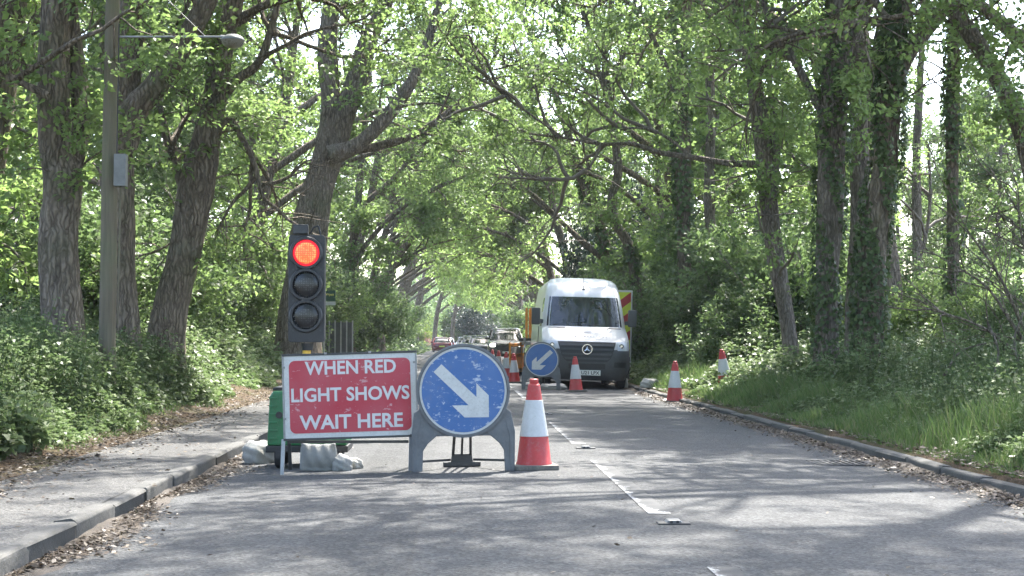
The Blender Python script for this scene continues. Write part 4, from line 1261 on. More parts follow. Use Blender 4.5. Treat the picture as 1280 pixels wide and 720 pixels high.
MB().tube([(TX(386), 0.03, TZ(292)), (TX(390), 0.03, TZ(284)), (TX(396), 0.03, TZ(282)), (TX(399), 0.03, TZ(294))], 0.007, 6).build('carry_loop', M['sigblack'], sig)
MB().cyl((TX(383), 0.04, TZ(429)), (TX(383), 0.04, TZ(438)), 0.055, 0.045, 16).build('collar', M['sigblack'], sig, smooth=True)
MB().cyl((TX(382), 0.04, TZ(437)), (TX(382), 0.04, TZ(470)), 0.036, n=16).build('mast', M['sigyellow'], sig, smooth=True)
MB().cyl((TX(382), 0.04, TZ(470)), (TX(382), 0.04, 0.1), 0.03, n=16).build('mast_foot', M['sigblack'], sig, smooth=True)
# trolley
M['green'] = worn('green_plastic', (0.02, 0.16, 0.06), 0.45, 0.25, 8, (0.12, 0.12, 0.1), 0.35)
tr = thing('battery_trolley', 'green ribbed plastic battery box on black wheels behind the red board', 'trolley', (GX, YT + 0.1, gT))
q = MB()
a0, a1, zb, zt = TX(336), TX(434), TZ(556), TZ(488)
poly = [(a0, zb), (a1, zb), (a1 - 0.03, zt - 0.16), (a1 - 0.12, zt), (a0 + 0.05, zt), (a0 + 0.02, zt - 0.05)]
q.prism(poly, -0.2, 0.36).build('box', M['green'], tr, 0.02)
for k in range(6):
    zz = zb + 0.06 + k * 0.07
    MB().box((a0 + 0.055, -0.205, zz), (0.075, 0.014, 0.016)).build('rib', M['green'], tr, 0.004)
MB().prism([(a0 + 0.04, zt + 0.002), (a1 - 0.1, zt + 0.002), (a1 - 0.12, zt + 0.03), (a0 + 0.05, zt + 0.03)], -0.17, 0.33).build('lid', M['sigblack'], tr, 0.008)
MB().box(((a0 + a1) / 2, 0.08, zb - 0.03), (a1 - a0 + 0.02, 0.58, 0.058)).build('chassis', M['sigblack'], tr, 0.01)
MB().cyl((TX(351), -0.215, TZ(518)), (TX(351), -0.2, TZ(518)), 0.03, n=16).build('lock', M['sigblack'], tr)
for xx in (a0 + 0.1, a1 - 0.1):
    for yy in (-0.12, 0.28):
        wl = MB().lathe([(0.02, -0.03), (0.09, -0.035), (0.105, -0.02), (0.105, 0.02), (0.09, 0.035), (0.02, 0.03)], 20, 'X', (xx, yy, 0.105 + float(gz(GX + xx)) - gT)).build('wheel', M['black_rubber'], tr, smooth=True)
# --- sandbags and litter
def sack(name, label, x, y, dims, seed, mat, group=None, rotz=0, z=None, flat=0.45, cat_='sandbag'):
    r = np.random.default_rng(seed)
    b = bmesh.new()
    bmesh.ops.create_icosphere(b, subdivisions=4, radius=1)
    ph = r.uniform(0, 6.28, 8)
    for vt in b.verts:
        p = vt.co
        n_ = 0.07 * math.sin(5 * p.x + ph[0] + 2 * p.z) + 0.06 * math.sin(7 * p.y + ph[1] - 3 * p.x) + 0.04 * math.sin(11 * p.z + ph[2] + 6 * p.x) + 0.016 * math.sin(17 * p.x + 9 * p.y + ph[3]) + 0.01 * math.sin(23 * p.z - 14 * p.x + ph[4])
        s = (abs(p.x) ** 2.6 + abs(p.y) ** 2.6 + abs(p.z) ** 2.6) ** (-1 / 2.6)
        p = p * s * (1 + n_)
        p.z = max(p.z, -flat)
        vt.co = Vector((p.x * dims[0] / 2, p.y * dims[1] / 2, (p.z + flat) * dims[2] / (1 + flat)))
    me = bpy.data.meshes.new(name)
    b.to_mesh(me)
    b.free()
    for p in me.polygons:
        p.use_smooth = True
    me.materials.append(mat)
    o = link(bpy.data.objects.new(name, me))
    o.location = (x, y, float(gz(x)) if z is None else z)
    o.rotation_euler = (0, 0, rotz)
    return tag(o, label, cat_, group)
def sackmat(name, c):
    m = NM(name)
    v = m.coord()
    wv = m.noise(v, 120, 2, 0.5)
    n1 = m.noise(v, 7, 5, 0.65)
    m.set(m.mix(m.ramp(n1, [(0.4, 0.0), (0.75, 0.6)]), c, tuple(x * 0.5 for x in c)), 0.7, 0, 0.3)
    m.bump(m.mix(0.75, wv, m.noise(v, 16, 4, 0.6)), 0.5, 0.02)
    return m.m
M['sack'] = sackmat('woven_white', (0.35, 0.335, 0.3))
M['sack_grey'] = sackmat('woven_grey', (0.26, 0.262, 0.25))
def at(px, py):
    Y = CAMZ * F / (py - 426)
    for _ in range(4):
        x = P(px, 430, Y).x
        Y = (CAMZ - float(gz(x))) * F / (py - 426)
    return P(px, 430, Y).x, Y
x, y = at(325, 577)
sack('sandbag', 'lumpy off white sandbag slumped against the kerb by the green trolley', x, y, (0.3, 0.32, 0.2), 1, M['sack'], rotz=0.5)
x, y = at(397, 588)
# the sack hung over the frame: a folded woven cloth with a full lower half
q = []
nu, nv = 22, 14
for j in range(nv):
    tv = j / (nv - 1)
    for i in range(nu):
        tu = i / (nu - 1)
        xx = (tu - 0.5) * (0.34 - 0.05 * tv)
        bul = 0.055 * math.sin(math.pi * tu) ** 0.5 * (0.25 + 0.9 * math.sin(math.pi * min(1, (1 - tv) * 1.15)) ** 0.8)
        fold = 0.012 * math.sin(tu * 22 + tv * 5) * (0.3 + 0.7 * tv)
        q.append((xx + 0.02 * (1 - tv), -bul - fold, 0.008 + 0.225 * tv - 0.01 * math.sin(tu * 3)))
fr_v = np.array(q)
bk = fr_v.copy()
bk[:, 1] = -bk[:, 1] * 0.8 + 0.01
n_ = nu * nv
i = (np.arange(nv - 1)[:, None] * nu + np.arange(nu - 1)[None]).ravel()
ff = np.stack([i, i + 1, i + nu + 1, i + nu], -1)
rim = []
bord = [j * nu for j in range(nv)] + [(nv - 1) * nu + k_ for k_ in range(1, nu)] + [j * nu + nu - 1 for j in range(nv - 2, -1, -1)] + [k_ for k_ in range(nu - 2, 0, -1)]
for a, b in zip(bord, bord[1:] + bord[:1]):
    rim.append((a, b, b + n_, a + n_))
o = npobj('sandbag', np.vstack([fr_v, bk]), np.vstack([ff, ff[:, ::-1] + n_, np.array(rim)]), M['sack_grey'], None, True)
o.location = (x, y + 0.06, float(gz(x)))
tag(o, 'square grey woven sandbag hanging under the red board with creased cloth', 'sandbag')
x, y = at(428, 587)
sack('sandbag', 'tied neck of white sacking bulging beside the square grey sandbag', x, y + 0.05, (0.17, 0.2, 0.13), 3, M['sack_grey'], rotz=0.2)
x, y = at(443, 585)
sack('sandbag', 'small scrap of white sacking at the end of the sandbags', x, y + 0.05, (0.11, 0.14, 0.09), 4, M['sack'], rotz=1.0)
for px, Y, d, sd, lb in ((664, 32.0, (0.4, 0.35, 0.16), 5, 'flat white sandbag on the left foot of the clean arrow sign'), (690, 31.9, (0.6, 0.35, 0.13), 6, 'long white sandbag across the back of the clean arrow sign')):
    x = P(px, 430, Y).x
    sack('sandbag', lb.replace('left foot', 'outer foot'), x, Y, d, sd, M['sack'])
x = P(813, 430, 31).x
sack('plastic_bag', 'torn white plastic bag lying at the verge edge beside the van', x, 31, (0.5, 0.3, 0.2), 8, M['sack'], rotz=0.4, cat_='bag')
x = P(782, 430, 33.3).x
sack('plastic_bag', 'white plastic bag tucked behind the kerb side front tyre', x, 33.9, (0.25, 0.3, 0.3), 9, M['sack'], cat_='bag')

# --- cones
M['conered'] = worn('cone_red', (0.43, 0.032, 0.03), 0.5, 0.25, 6, (0.3, 0.16, 0.12), 0.45)
M['conewhite'] = worn('cone_sleeve', (0.48, 0.48, 0.48), 0.35, 0.12, 8, (0.35, 0.33, 0.3), 0.5)
M['conebase'] = worn('cone_base', (0.13, 0.12, 0.105), 0.8, 0.3, 9, (0.3, 0.26, 0.2), 0.5)
def cone_proto(label, loc):
    t = thing('traffic_cone', label, 'traffic cone', loc)
    MB().prism(rrect(-0.185, 0.185, -0.185, 0.185, 0.03, 3), 0, 0.04).build('base', M['conebase'], t, 0.006)
    b = t.children[0]
    for vt in b.data.vertices:
        x, y, z = vt.co
        vt.co = (x, z, y)
    b.data.flip_normals()
    prof = [(0.152, 0.038), (0.15, 0.05), (0.142, 0.062), (0.118, 0.27), (0.05, 0.70), (0.036, 0.712), (0.038, 0.722), (0.036, 0.748), (0.028, 0.752), (0.024, 0.735), (0.024, 0.7)]
    MB().lathe(prof, 36, cap=False).build('cone_body', M['conered'], t, smooth=True)
    rr_ = lambda z: 0.118 + (0.05 - 0.118) * (z - 0.27) / 0.43
    MB().lathe([(rr_(0.272), 0.272), (rr_(0.272) + 0.0035, 0.275), (rr_(0.57) + 0.0035, 0.572), (rr_(0.57), 0.575)], 36, cap=False).build('reflective_sleeve', M['conewhite'], t, smooth=True)
    return t
x, y = at(667, 584.5)
c0 = cone_proto('scuffed red and white traffic cone standing beside the scratched blue arrow sign', (x, y - 0.06, float(gz(x))))
c0.rotation_euler = (0, 0, 0.12)
for px, Y, lb in ((720, 30.6, 'red and white traffic cone standing before the van number plate'), (843, 25.9, 'red and white traffic cone standing at the kerb of the verge'),
                  (643, 36.5, 'red and white traffic cone starting the coned line beside the clean arrow sign'), (632, 42, 'traffic cone in the coned line before the orange barrier'),
                  (624, 46.5, 'traffic cone in the coned line level with the orange barrier'), (615.5, 52, 'traffic cone at the far end of the coned line by the black car')):
    x = P(px, 430, Y).x
    o = copy_tree(c0, (x, Y, float(gz(x))), RC.uniform(-.4, .4), 1.0, lb)
    o.rotation_euler = (RC.normal(0, 0.02), RC.normal(0, 0.02), RC.uniform(-.4, .4))
x = P(907, 430, 26.6).x
o = copy_tree(c0, (x, 26.6, float(gz(x)) + 0.04), 0.3, 1.0, 'dirty traffic cone tilted in the verge undergrowth')
o.rotation_euler = (0.03, -0.13, 0.3)

# ------------------------------------------------------------------ vehicles
def carpaint(name, c, rough=0.25, metal=0.0):
    m = NM(name)
    v = m.coord()
    n1 = m.noise(v, 3, 5, 0.6)
    g = m.n('TexCoord')
    sp = m.n('SeparateXYZ')
    m.l(g.outputs['Object'], sp.inputs[0])
    mr = m.n('MapRange')
    mr.inputs['From Min'].default_value, mr.inputs['From Max'].default_value = 0.2, 1.3
    mr.inputs['To Min'].default_value, mr.inputs['To Max'].default_value = 0.3, 0.0
    m.l(sp.outputs['Z'], mr.inputs['Value'])
    a = m.mix(m.ramp(n1, [(0.45, 0.0), (0.75, 0.15)]), c, tuple(x * 0.6 + 0.05 for x in c))
    a = m.mix(mr.outputs[0], a, (0.12, 0.105, 0.09))
    m.set(a, rough, metal)
    m.b.inputs['Coat Weight'].default_value = 0.5
    m.b.inputs['Coat Roughness'].default_value = 0.08
    return m.m
def glassy(name, c=(0.012, 0.015, 0.016), rough=0.03):
    m = NM(name)
    n1 = m.noise(m.coord(), 3, 3, 0.5)
    m.set(m.mix(n1, c, tuple(x * 1.8 for x in c)), rough, 0, 0.6)
    m.b.inputs['IOR'].default_value = 1.52
    return m.m
M['vanwhite'] = carpaint('van_white', (0.46, 0.47, 0.475), 0.3)
M['glass'] = glassy('windscreen_glass')
M['bumper'] = worn('bumper_plastic', (0.05, 0.052, 0.055), 0.55, 0.2, 6, (0.13, 0.12, 0.11), 0.35)
M['black'] = worn('black_plastic', (0.014, 0.014, 0.015), 0.45, 0.2, 10)
M['chrome'] = worn('chrome', (0.75, 0.76, 0.78), 0.15, 0.05, 10, metal=1.0, dirt_amt=0.1, bump=0.0)
M['lampglass'] = glassy('headlamp_glass', (0.3, 0.32, 0.34), 0.08)
M['plate_white'] = worn('plate_white', (0.72, 0.72, 0.68), 0.4, 0.08, 10)
M['ink'] = worn('ink_black', (0.02, 0.02, 0.022), 0.5, 0.1, 10)
M['greyink'] = worn('ink_grey', (0.3, 0.31, 0.33), 0.5, 0.1, 10)
LV = np.array([(.22, .10, .90), (.30, .03, .95), (.45, .00, .985), (.60, .00, .995), (.80, .01, 1.0), (.95, .05, 1.0), (1.05, .11, 1.0), (1.12, .2, .998), (1.2, .36, .995), (1.28, .55, .99), (1.36, .74, .983), (1.42, .86, .975),
               (1.6, .98, .96), (1.8, 1.11, .935), (2.0, 1.24, .908), (2.12, 1.32, .89), (2.25, 1.44, .868), (2.38, 1.6, .845), (2.48, 1.8, .81), (2.56, 2.05, .74), (2.61, 2.4, .6), (2.635, 2.9, .3)])
def vsurf(u, z, off=0.0):
    """van front surface at width fraction u"""
    yf, w_ = np.interp(z, LV[:, 0], LV[:, 1]), np.interp(z, LV[:, 0], LV[:, 2])
    a = abs(u)
    dy = 0.07 * a * a + 0.30 * a ** 9
    return (u * w_ * (1 + off * 0.5 * a), yf + dy - off, z)
VL = 6.9
vx, vy = P(726.5, 430, 33.8).x, 32.5
van = thing('white_van', 'high roofed white panel van with black bumper facing along the coned road', 'van', (vx, vy, float(gz(vx)) + 0.0))
van.rotation_euler = (0, RAD(1.6), RAD(-0.5))
us = np.concatenate([-np.linspace(1, 0.7, 9), np.linspace(-0.6, 0.6, 9), np.linspace(0.7, 1, 9)])
vv, ff = [], []
zl = np.array(sorted(set(list(LV[:, 0]) + [0.7, 0.87, 1.5, 1.7, 1.9])))
for z in zl:
    w_ = np.interp(z, LV[:, 0], LV[:, 2])
    yf = np.interp(z, LV[:, 0], LV[:, 1])
    ring = [(-w_ * 0.9, VL, z), (-w_, VL - 0.08, z), (-w_, max(yf + 2.2, 3.4), z), (-w_, yf + 0.9, z)] + [vsurf(u, z) for u in us] + [(w_, yf + 0.9, z), (w_, max(yf + 2.2, 3.4), z), (w_, VL - 0.08, z), (w_ * 0.9, VL, z)]
    vv += ring
nr = len(us) + 8
for k in range(len(zl) - 1):
    for i in range(nr):
        j = (i + 1) % nr
        ff.append((k * nr + i, k * nr + j, (k + 1) * nr + j, (k + 1) * nr + i))
q = MB()
q.add(vv, ff + [tuple(range(nr)), tuple(range((len(zl) - 1) * nr, len(zl) * nr))])
q.build('body', M['vanwhite'], van, smooth=True)
def vpatch(name, mat, zs, u0f, u1f, off, nu=14, thick=0.02, parent=None):
    g = MB()
    rows = []
    for z in zs:
        rows.append([vsurf(u0f(z) + (u1f(z) - u0f(z)) * i / nu, z, off) for i in range(nu + 1)])
    n = nu + 1
    fr_ = [p for r in rows for p in r]
    bk_ = [(p[0], p[1] + thick, p[2]) for p in fr_]
    f1 = [(r * n + i, r * n + i + 1, (r + 1) * n + i + 1, (r + 1) * n + i) for r in range(len(zs) - 1) for i in range(nu)]
    m_ = len(fr_)
    b_ = [r * n for r in range(len(zs))] + [(len(zs) - 1) * n + i for i in range(1, n)] + [r * n + nu for r in range(len(zs) - 2, -1, -1)] + [i for i in range(nu - 1, 0, -1)]
    f2 = [(a, b, b + m_, a + m_) for a, b in zip(b_, b_[1:] + b_[:1])]
    g.add(fr_ + bk_, f1 + f2)
    return g.build(name, mat, parent or van, smooth=True)
K = lambda c: (lambda z: c)
vpatch('windscreen', M['glass'], np.linspace(1.425, 2.12, 8), lambda z: -0.90 - 0.0 * z, lambda z: 0.90, 0.006, 18, 0.01)
bmp = vpatch('bumper', M['bumper'], np.linspace(0.2, 0.9, 9), K(-1.0), K(1.0), 0.012, 40, 0.03)
for s in (-1, 1):
    MB().box((s * 1.003, 0.72, 0.5), (0.02, 0.75, 0.5)).build('bumper_wing', M['bumper'], van, 0.008)
gl = lambda z: np.interp(z, [0.62, 0.72, 1.07], [0.46, 0.56, 0.66])
vpatch('grille', M['black'], np.linspace(0.62, 1.07, 7), lambda z: -gl(z), lambda z: gl(z), 0.022, 16, 0.02)
for z in (0.69, 0.79, 0.9, 1.0):
    vpatch('grille_slat', M['bumper'], (z - 0.022, z + 0.022), lambda zz: -gl(zz) + 0.03, lambda zz: gl(zz) - 0.03, 0.035, 12, 0.015)
vpatch('lower_intake', M['black'], np.linspace(0.46, 0.575, 3), K(-0.42), K(0.42), 0.02, 10, 0.02)
for s in (-1, 1):
    a_, b_ = (0.685, 0.965) if s > 0 else (-0.965, -0.685)
    hl_ = vpatch('headlight', M['lampglass'], np.linspace(0.88, 1.085, 5), (lambda z: 0.685 + 0.04 * (1.08 - z)) if s > 0 else K(-0.965), K(0.965) if s > 0 else (lambda z: -0.685 - 0.04 * (1.08 - z)), 0.018, 8, 0.02)
    c_ = vsurf(s * 0.78, 0.985, 0.03)
    MB().lathe([(0.035, 0), (0.055, 0), (0.055, -0.02), (0.035, -0.02)], 16, 'Y', (0, 0, 0), cap=False)
    MB().cyl((c_[0], c_[1] - 0.008, c_[2]), (c_[0], c_[1] + 0.02, c_[2]), 0.05, n=18).build('lamp_ring', M['black'], hl_)
    MB().cyl((c_[0], c_[1] - 0.014, c_[2]), (c_[0], c_[1], c_[2]), 0.032, n=16).build('lamp_bulb', M['chrome'], hl_)
    vpatch('bonnet_vent', M['black'], (1.375, 1.4), K(s * 0.86 if s < 0 else 0.47), K(-0.47 if s < 0 else 0.86), 0.006, 8, 0.006)
    vpatch('fog_recess', M['black'], (0.5, 0.62), K(-0.9 if s < 0 else 0.62), K(-0.62 if s < 0 else 0.9), 0.018, 8, 0.01)
    # mirror
    MB().box((s * 1.13, 1.12, 1.64), (0.2, 0.15, 0.4)).build('mirror', M['bumper'], van, 0.035, smooth=True)
    MB().bar((s * 0.96, 1.15, 1.52), (s * 1.08, 1.13, 1.54), 0.07, 0.09).build('mirror_arm', M['bumper'], van, 0.01)
    # side window and sliding-door line
    g = MB()
    wz = lambda z: np.interp(z, LV[:, 0], LV[:, 2]) + 0.006
    g.add([(s * wz(1.42), 1.35, 1.42), (s * wz(1.42), 2.35, 1.42), (s * wz(2.1), 2.35, 2.1), (s * wz(2.1), 1.72, 2.1)], [(0, 1, 2, 3)])
    g.build('side_window', M['glass'], van)
    MB().bar((s * 1.002, 2.5, 0.4), (s * 1.002, 2.5, 1.42), 0.012).build('door_seam', M['black'], van)
    MB().box((s * 1.005, 3.6, 0.62), (0.016, 3.0, 0.16)).build('side_strip', M['bumper'], van, 0.005)
    for yy in (1.02, 4.75):
        wh = MB().lathe([(0.06, -0.1), (0.3, -0.11), (0.34, -0.085), (0.345, 0.0), (0.34, 0.085), (0.3, 0.11), (0.06, 0.1)], 28, 'X', (s * 0.87, yy, 0.343)).build('wheel', M['black_rubber'], van, smooth=True)
        MB().lathe([(0.001, 0.0), (0.1, 0.005), (0.2, -0.01), (0.205, -0.05)], 20, 'X', (s * 0.985 - (0 if s > 0 else 0), yy, 0.343)).build('rim', M['galv'], wh, smooth=True)
MB().box((0, 3.4, 0.3), (1.5, 6.2, 0.16)).build('underbody', M['black'], van)
# badge: ring and three-pointed star
bc = Vector(vsurf(0.0, 0.9, 0.055))
bdg = MB().lathe([(0.1, 0.0), (0.118, 0.0), (0.118, -0.02), (0.1, -0.02), (0.1, 0.0)], 30, 'Y', tuple(bc), cap=False).build('badge', M['chrome'], van, smooth=True)
for k_ in range(3):
    a = RAD(90 + 120 * k_)
    t_ = Vector((math.cos(a), 0, math.sin(a)))
    nrm = Vector((-math.sin(a), 0, math.cos(a)))
    g = MB()
    g.add([bc + t_ * 0.103, bc + nrm * 0.024 - t_ * 0.012, bc - nrm * 0.024 - t_ * 0.012, bc + Vector((0, -0.018, 0)), bc + Vector((0, 0.012, 0))], [(0, 1, 3), (0, 3, 2), (1, 2, 3), (0, 4, 1), (0, 2, 4), (1, 4, 2)])
    g.build('star_point', M['chrome'], bdg)
pc = vsurf(0, 0.37, 0.03)
npl = MB().box((0.05, pc[1], 0.37), (0.53, 0.014, 0.118)).build('number_plate', M['plate_white'], van, 0.003)
text_part('U21 LPX', -0.12, 0.29, 0.33, 0.41, pc[1] - 0.0085, M['ink'], npl, 0.02)
# faint signwriting on the bonnet, too worn to read
rw = np.random.default_rng(8)
for k_ in range(13):
    u_ = -0.42 + k_ * 0.072
    z_ = 1.165 + 0.012 * math.sin(k_ * 0.26)
    if k_ in (1, 3):
        continue
    vpatch('faded_letter', M['greyink'], (z_, z_ + 0.03), K(u_), K(u_ + rw.uniform(0.02, 0.05)), 0.004, 2, 0.003)
vpatch('faded_emblem', M['greyink'], (1.27, 1.3), K(-0.05), K(0.12), 0.004, 4, 0.003)
# aerial, wipers, screen sticker
ra = vsurf(0, 2.3, 0.0)
MB().lathe([(0.001, -0.02), (0.035, -0.014), (0.045, 0.0)], 14, 'Y', (ra[0], ra[1] + 0.0, ra[2] - 0.02)).build('aerial_base', M['black'], van, smooth=True)
MB().cyl((0, ra[1] - 0.01, 2.31), (0.0, ra[1] + 0.1, 2.6), 0.005, n=6).build('aerial', M['black'], van)
for u0_, u1_ in ((-0.75, 0.0), (0.1, 0.8)):
    a, b = vsurf(u0_, 1.45, 0.02), vsurf(u1_, 1.53, 0.02)
    MB().tube([a, b], 0.009, 6).build('wiper', M['black'], van)
# open rear door with chevrons, swung right round to face forward
def clip(poly, w0, w1, h0, h1):
    for ax, lim, sg in ((0, w0, 1), (0, w1, -1), (1, h0, 1), (1, h1, -1)):
        out = []
        for i_ in range(len(poly)):
            p, q_ = poly[i_], poly[(i_ + 1) % len(poly)]
            ip, iq = (p[ax] - lim) * sg >= 0, (q_[ax] - lim) * sg >= 0
            if ip:
                out.append(p)
            if ip != iq:
                t_ = (lim - p[ax]) / (q_[ax] - p[ax])
                out.append((p[0] + (q_[0] - p[0]) * t_, p[1] + (q_[1] - p[1]) * t_))
        poly = out
        if not poly:
            return []
    return poly
M['chevyellow'] = worn('chevron_yellow', (0.55, 0.62, 0.05), 0.45, 0.1, 8)
M['chevred'] = worn('chevron_red', (0.36, 0.03, 0.03), 0.45, 0.15, 8)
dr = MB().box((1.39, VL, 1.47), (0.74, 0.05, 2.1)).build('rear_door', M['vanwhite'], van, 0.008)
MB().box((1.39, VL - 0.027, 1.47), (0.66, 0.006, 2.0)).build('chevron_backing', M['chevyellow'], dr)
for k_ in range(6):
    zz = 0.1 + k_ * 0.52
    pl = clip([(1.0, zz), (1.8, zz + 0.62), (1.8, zz + 0.88), (1.0, zz + 0.26)], 1.065, 1.715, 0.48, 2.46)
    if pl:
        MB().prism(pl, VL - 0.0325, VL - 0.0285).build('chevron_stripe', M['chevred'], dr)

def car(name, label, px, Y, color, front=True, tall=1.0, lights=False, group=None, L=4.4, wide=1.0, rz=0.0):
    x = P(px, 430, Y).x
    t = thing(name, label, 'car', (x, Y, float(gz(np.clip(x, XL, XR)))), (0 if front else math.pi) + rz)
    H = tall
    def rings(levels, nm, mat, capb=True, sm=True):
        vv, ff = [], []
        uu = np.array([-1, -.97, -.9, -.75, -.5, 0, .5, .75, .9, .97, 1])
        for z, yf, yr, w_ in levels:
            w_ = w_ * wide
            vv += [(u * w_, yf + 0.06 * u * u + 0.22 * abs(u) ** 8, z * H) for u in uu] + [(-u * w_, yr - 0.06 * u * u - 0.2 * abs(u) ** 8, z * H) for u in uu]
        n = 22
        for k in range(len(levels) - 1):
            for i in range(n):
                j = (i + 1) % n
                ff.append((k * n + i, k * n + j, (k + 1) * n + j, (k + 1) * n + i))
        ff += [tuple(range(n)), tuple(range((len(levels) - 1) * n, len(levels) * n))]
        return MB().add(vv, ff).build(nm, mat, t, smooth=sm)
    rings([(.2, .1, L - .1, .8), (.3, .02, L - .02, .86), (.5, 0, L, .9), (.68, .03, L - .02, .905), (.78, .12, L - .04, .9), (.86, .45, L - .06, .885), (.92, 1.05, L - .12, .86), (.94, 1.3, L - .3, .8)], 'body', color)
    rings([(.93, 1.08, L - .22, .80), (1.1, 1.38, L - .42, .75), (1.38, 1.85, L - .8, .64)], 'glasshouse', M['glass'])
    rings([(1.375, 1.83, L - .76, .65), (1.42, 1.95, L - .9, .62), (1.45, 2.2, L - 1.3, .5)], 'roof', color)
    for s in (-1, 1):
        s_ = s * wide
        MB().bar((s_ * .80, 1.15, .93 * H), (s_ * .645, 1.88, 1.38 * H), 0.06).build('pillar', color, t)
        MB().bar((s_ * .80, L - .28, .93 * H), (s_ * .645, L - .82, 1.38 * H), 0.1).build('pillar', color, t)
        MB().box((s_ * .97, 1.4, .98 * H), (0.18, 0.1, 0.13)).build('mirror', color if not lights else M['black'], t, 0.02)
        for yy in (.85, L - .85):
            MB().lathe([(.05, -.09), (.27, -.1), (.31, -.07), (.31, .07), (.27, .1), (.05, .09)], 20, 'X', (s_ * .8, yy, .31)).build('wheel', M['black_rubber'], t, smooth=True)
        hm = M['headlit'] if lights else M['lampglass']
        MB().prism(rrect(s_ * .7 - .15, s_ * .7 + .13, .62 * H, .77 * H, .05, 3), 0.06, 0.2).build('headlight', hm, t)
        MB().prism(rrect(s_ * .72 - .12, s_ * .72 + .1, .7 * H, .88 * H, .03, 2), L - .14, L - .02).build('tail_light', M['tail'], t)
    MB().prism(rrect(-.45, .45, .42 * H, .68 * H, .05, 3), -0.012, 0.05).build('grille', M['black'], t)
    MB().box((0, -0.016, .38 * H), (.5, .012, .11)).build('number_plate', M['plate_white'], t)
    MB().box((0, L + 0.006, .6 * H), (.5, .012, .11)).build('number_plate', M['chevyellow'], t)
    return t
def headmat():
    m = NM('headlamp_lit')
    n1 = m.noise(m.coord(), 9, 2, 0.5)
    m.l(m.mix(n1, (1, 0.93, 0.8), (1, 0.98, 0.93)), m.b.inputs['Emission Color'])
    m.b.inputs['Emission Strength'].default_value = 1.6
    m.set((0.7, 0.7, 0.7), 0.2)
    return m.m
M['headlit'] = headmat()
M['tail'] = worn('tail_lamp', (0.35, 0.02, 0.02), 0.2, 0.1, 8)
M['carblack'] = carpaint('car_black', (0.018, 0.019, 0.021), 0.2)
M['carred'] = carpaint('car_red', (0.16, 0.018, 0.028), 0.25)
M['carsilver'] = carpaint('car_silver', (0.42, 0.43, 0.44), 0.3, 0.4)
M['cardark'] = carpaint('car_slate', (0.07, 0.075, 0.085), 0.25, 0.3)
car('off_road_car', 'tall black off road car heading the queue behind the coned line', 634, 76, M['carblack'], tall=1.24, lights=True, wide=1.08, L=4.8)
car('estate_car', 'low dark grey car second in the queue with headlights on', 601.5, 96, M['cardark'], lights=True)
car('small_car', 'slate car third in the queue before the dark yews', 589.5, 122, M['cardark'], tall=1.05, lights=True)
car('dark_car', 'black car last in the queue with its headlights off', 581.5, 142, M['carblack'], lights=False)
car('red_car', 'dark red car driving away along the footpath side lane', 553, 136, M['carred'], front=False, L=4.3)
car('pale_car', 'silver car driving away just ahead of the dark red one', 558.5, 156, M['carsilver'], front=False)

# ------------------------------------------------------------------ orange barriers and the trailer that carries some
M['orange'] = worn('barrier_orange', (0.72, 0.27, 0.03), 0.5, 0.2, 6, (0.3, 0.2, 0.12), 0.4)
def barrier(label, loc, rz, group=None, feet=True):
    t = thing('barrier', label, 'barrier', loc, rz, group)
    for nm, z, h in (('top_rail', .95, .1), ('middle_rail', .62, .1), ('bottom_rail', .16, .1)):
        MB().box((0, 0, z), (2.0, .05, h)).build(nm, M['orange'], t, 0.015)
    for s in (-1, 1):
        MB().box((s * .97, 0, .555), (.07, .055, .93)).build('end_post', M['orange'], t, 0.012)
    for k_ in range(11):
        MB().box((-.8 + k_ * .16, 0, .39), (.045, .035, .36)).build('slat', M['orange'], t)
    MB().box((0, -.03, .785), (1.7, .012, .2)).build('reflective_board', M['conewhite'], t, 0.004)
    for s in (-.6, .6):
        if feet:
            MB().box((s, 0, .05), (.1, .5, .08)).build('foot', M['black'], t, 0.01)
    return t
x = P(645, 430, 44).x
barrier('orange plastic barrier standing on the road at the end of the coned line', (x, 44.5, float(gz(x))), RAD(78))
x = P(651, 430, 47).x
barrier('orange plastic barrier standing right behind another on the road by the van', (x + 0.05, 47.0, float(gz(x))), RAD(86))
# trailer
tx, ty = 2.95, 43.2
tl = thing('flat_trailer', 'flat works trailer parked behind the van with orange barriers on it', 'trailer', (tx, ty, float(gz(tx))))
MB().box((0, 1.9, 1.02), (2.0, 3.6, .12)).build('deck', M['galv'], tl, 0.01)
MB().box((0, 1.9, .8), (1.0, 3.4, .3)).build('chassis', M['black'], tl)
for s in (-1, 1):
    MB().box((s * .99, 1.9, 1.13), (.04, 3.6, .1)).build('side_rail', M['galv'], tl)
    for yy in (1.6, 2.4):
        MB().lathe([(.05, -.1), (.28, -.11), (.33, -.08), (.33, .08), (.28, .11), (.05, .1)], 20, 'X', (s * .82, yy, .33)).build('wheel', M['black_rubber'], tl, smooth=True)
for k_ in range(3):
    barrier('orange plastic barrier stacked upright on the works trailer', (tx - .88 + k_ * .12, ty + 1.6 + .05 * k_, float(gz(tx)) + 1.08), RAD(88), 'barriers stacked on the trailer', feet=True)

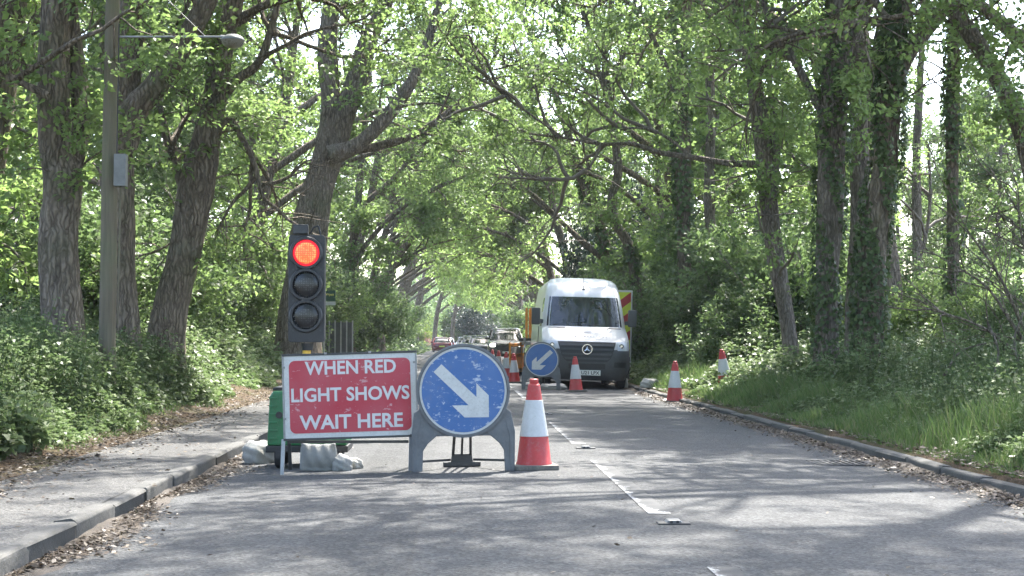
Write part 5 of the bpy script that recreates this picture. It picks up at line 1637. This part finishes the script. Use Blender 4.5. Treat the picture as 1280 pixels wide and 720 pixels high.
# ------------------------------------------------------------------ fence, notice board, house
M['fencegrey'] = worn('fence_timber', (0.085, 0.085, 0.082), 0.85, 0.3, 8)
M['fencepale'] = worn('fence_batten', (0.42, 0.41, 0.38), 0.8, 0.2, 8)
fe = onground(408, 50)
ft = thing('board_fence', 'dark boarded fence with pale upright battens behind the footpath', 'fence', (fe.x, 50, 0.1))
fw = 5.2 / 36
for k_ in range(-3, 5):
    xx = k_ * 0.2
    MB().box((xx, 0, .83), (.17, .03, 1.66)).build('board', M['fencegrey'], ft)
    MB().box((xx + .1, -.03, .86), (.045, .05, 1.7 + .02 * math.sin(k_ * 2.1))).build('batten', M['fencepale'], ft)
for zz in (.4, 1.3):
    MB().box((0.1, .04, zz), (1.7, .05, .09)).build('rail', M['fencegrey'], ft)
nb_ = onground(404.5, 46)
nt_ = thing('notice_board', 'dark green notice board with yellow script on a post above the fence', 'sign', tuple(nb_))
M['boardgreen'] = worn('board_green', (0.018, 0.07, 0.045), 0.45, 0.15, 6)
M['scriptyellow'] = worn('script_yellow', (0.6, 0.58, 0.12), 0.5, 0.1, 6)
zt = lambda py: P(412, py, 46).z - nb_.z
MB().box((0, 0.03, zt(363) / 2 + .02), (.06, .05, zt(363))).build('post', M['fencepale'], nt_)
pw = lambda px: P(px, 400, 46).x - nb_.x
MB().box((pw(411), 0, (zt(363) + zt(376.5)) / 2), (.42, .02, zt(363) - zt(376.5))).build('panel', M['boardgreen'], nt_)
MB().box((pw(411), 0, (zt(377) + zt(381.5)) / 2), (.42, .02, zt(377) - zt(381.5))).build('lower_strip', M['signwhite'], nt_)
text_part('Wyatt', pw(407), pw(417.5), zt(370.5), zt(366.5), -0.0105, M['scriptyellow'], nt_, 0.02)

M['render_pink'] = worn('house_render', (0.62, 0.42, 0.38), 0.9, 0.1, 1.5)
M['rooftile'] = worn('roof_tile', (0.35, 0.16, 0.12), 0.9, 0.3, 5)
hx = P(985, 426, 62).x
hs = thing('bungalow', 'pink rendered bungalow glimpsed through the trees behind the verge', 'house', (hx, 62, 0.35), RAD(12))
MB().box((0, 4, 1.25), (9, 8, 2.5)).build('wall', M['render_pink'], hs)
g = MB()
g.add([(-4.9, -.4, 2.45), (4.9, -.4, 2.45), (4.9, 8.4, 2.45), (-4.9, 8.4, 2.45), (-3.0, 4, 4.9), (3.0, 4, 4.9)], [(0, 1, 5, 4), (1, 2, 5), (2, 3, 4, 5), (3, 0, 4), (3, 2, 1, 0)])
rf = g.build('roof', M['rooftile'], hs)
MB().box((1.8, 4.6, 5.0), (.6, .6, 1.2)).build('chimney', M['rooftile'], rf)
for xx in (-2.8, 2.6):
    wd = MB().box((xx, -.01, 1.45), (1.5, .08, 1.1)).build('window', M['signwhite'], hs)
    for s in (-1, 1):
        MB().box((xx + s * .36, -.055, 1.45), (.64, .02, .94)).build('pane', M['glass'], wd)
dd_ = MB().box((0, -.01, 1.05), (.95, .08, 2.05)).build('door', M['cardark'], hs)

# ------------------------------------------------------------------ thin air haze over the whole stretch of road
hz = MB().box((0, 110, 13.5), (340, 420, 30.5)).build('haze', NM('haze_air').m)
hz['kind'] = 'stuff'
hm_ = hz.data.materials[0].node_tree
hm_.nodes.remove(hm_.nodes['Principled BSDF'])
pv = hm_.nodes.new('ShaderNodeVolumePrincipled')
pv.inputs['Color'].default_value = (0.9, 0.95, 1.0, 1)
pv.inputs['Density'].default_value = 0.0003
pv.inputs['Anisotropy'].default_value = 0.2
hm_.links.new(pv.outputs[0], hm_.nodes['Material Output'].inputs['Volume'])
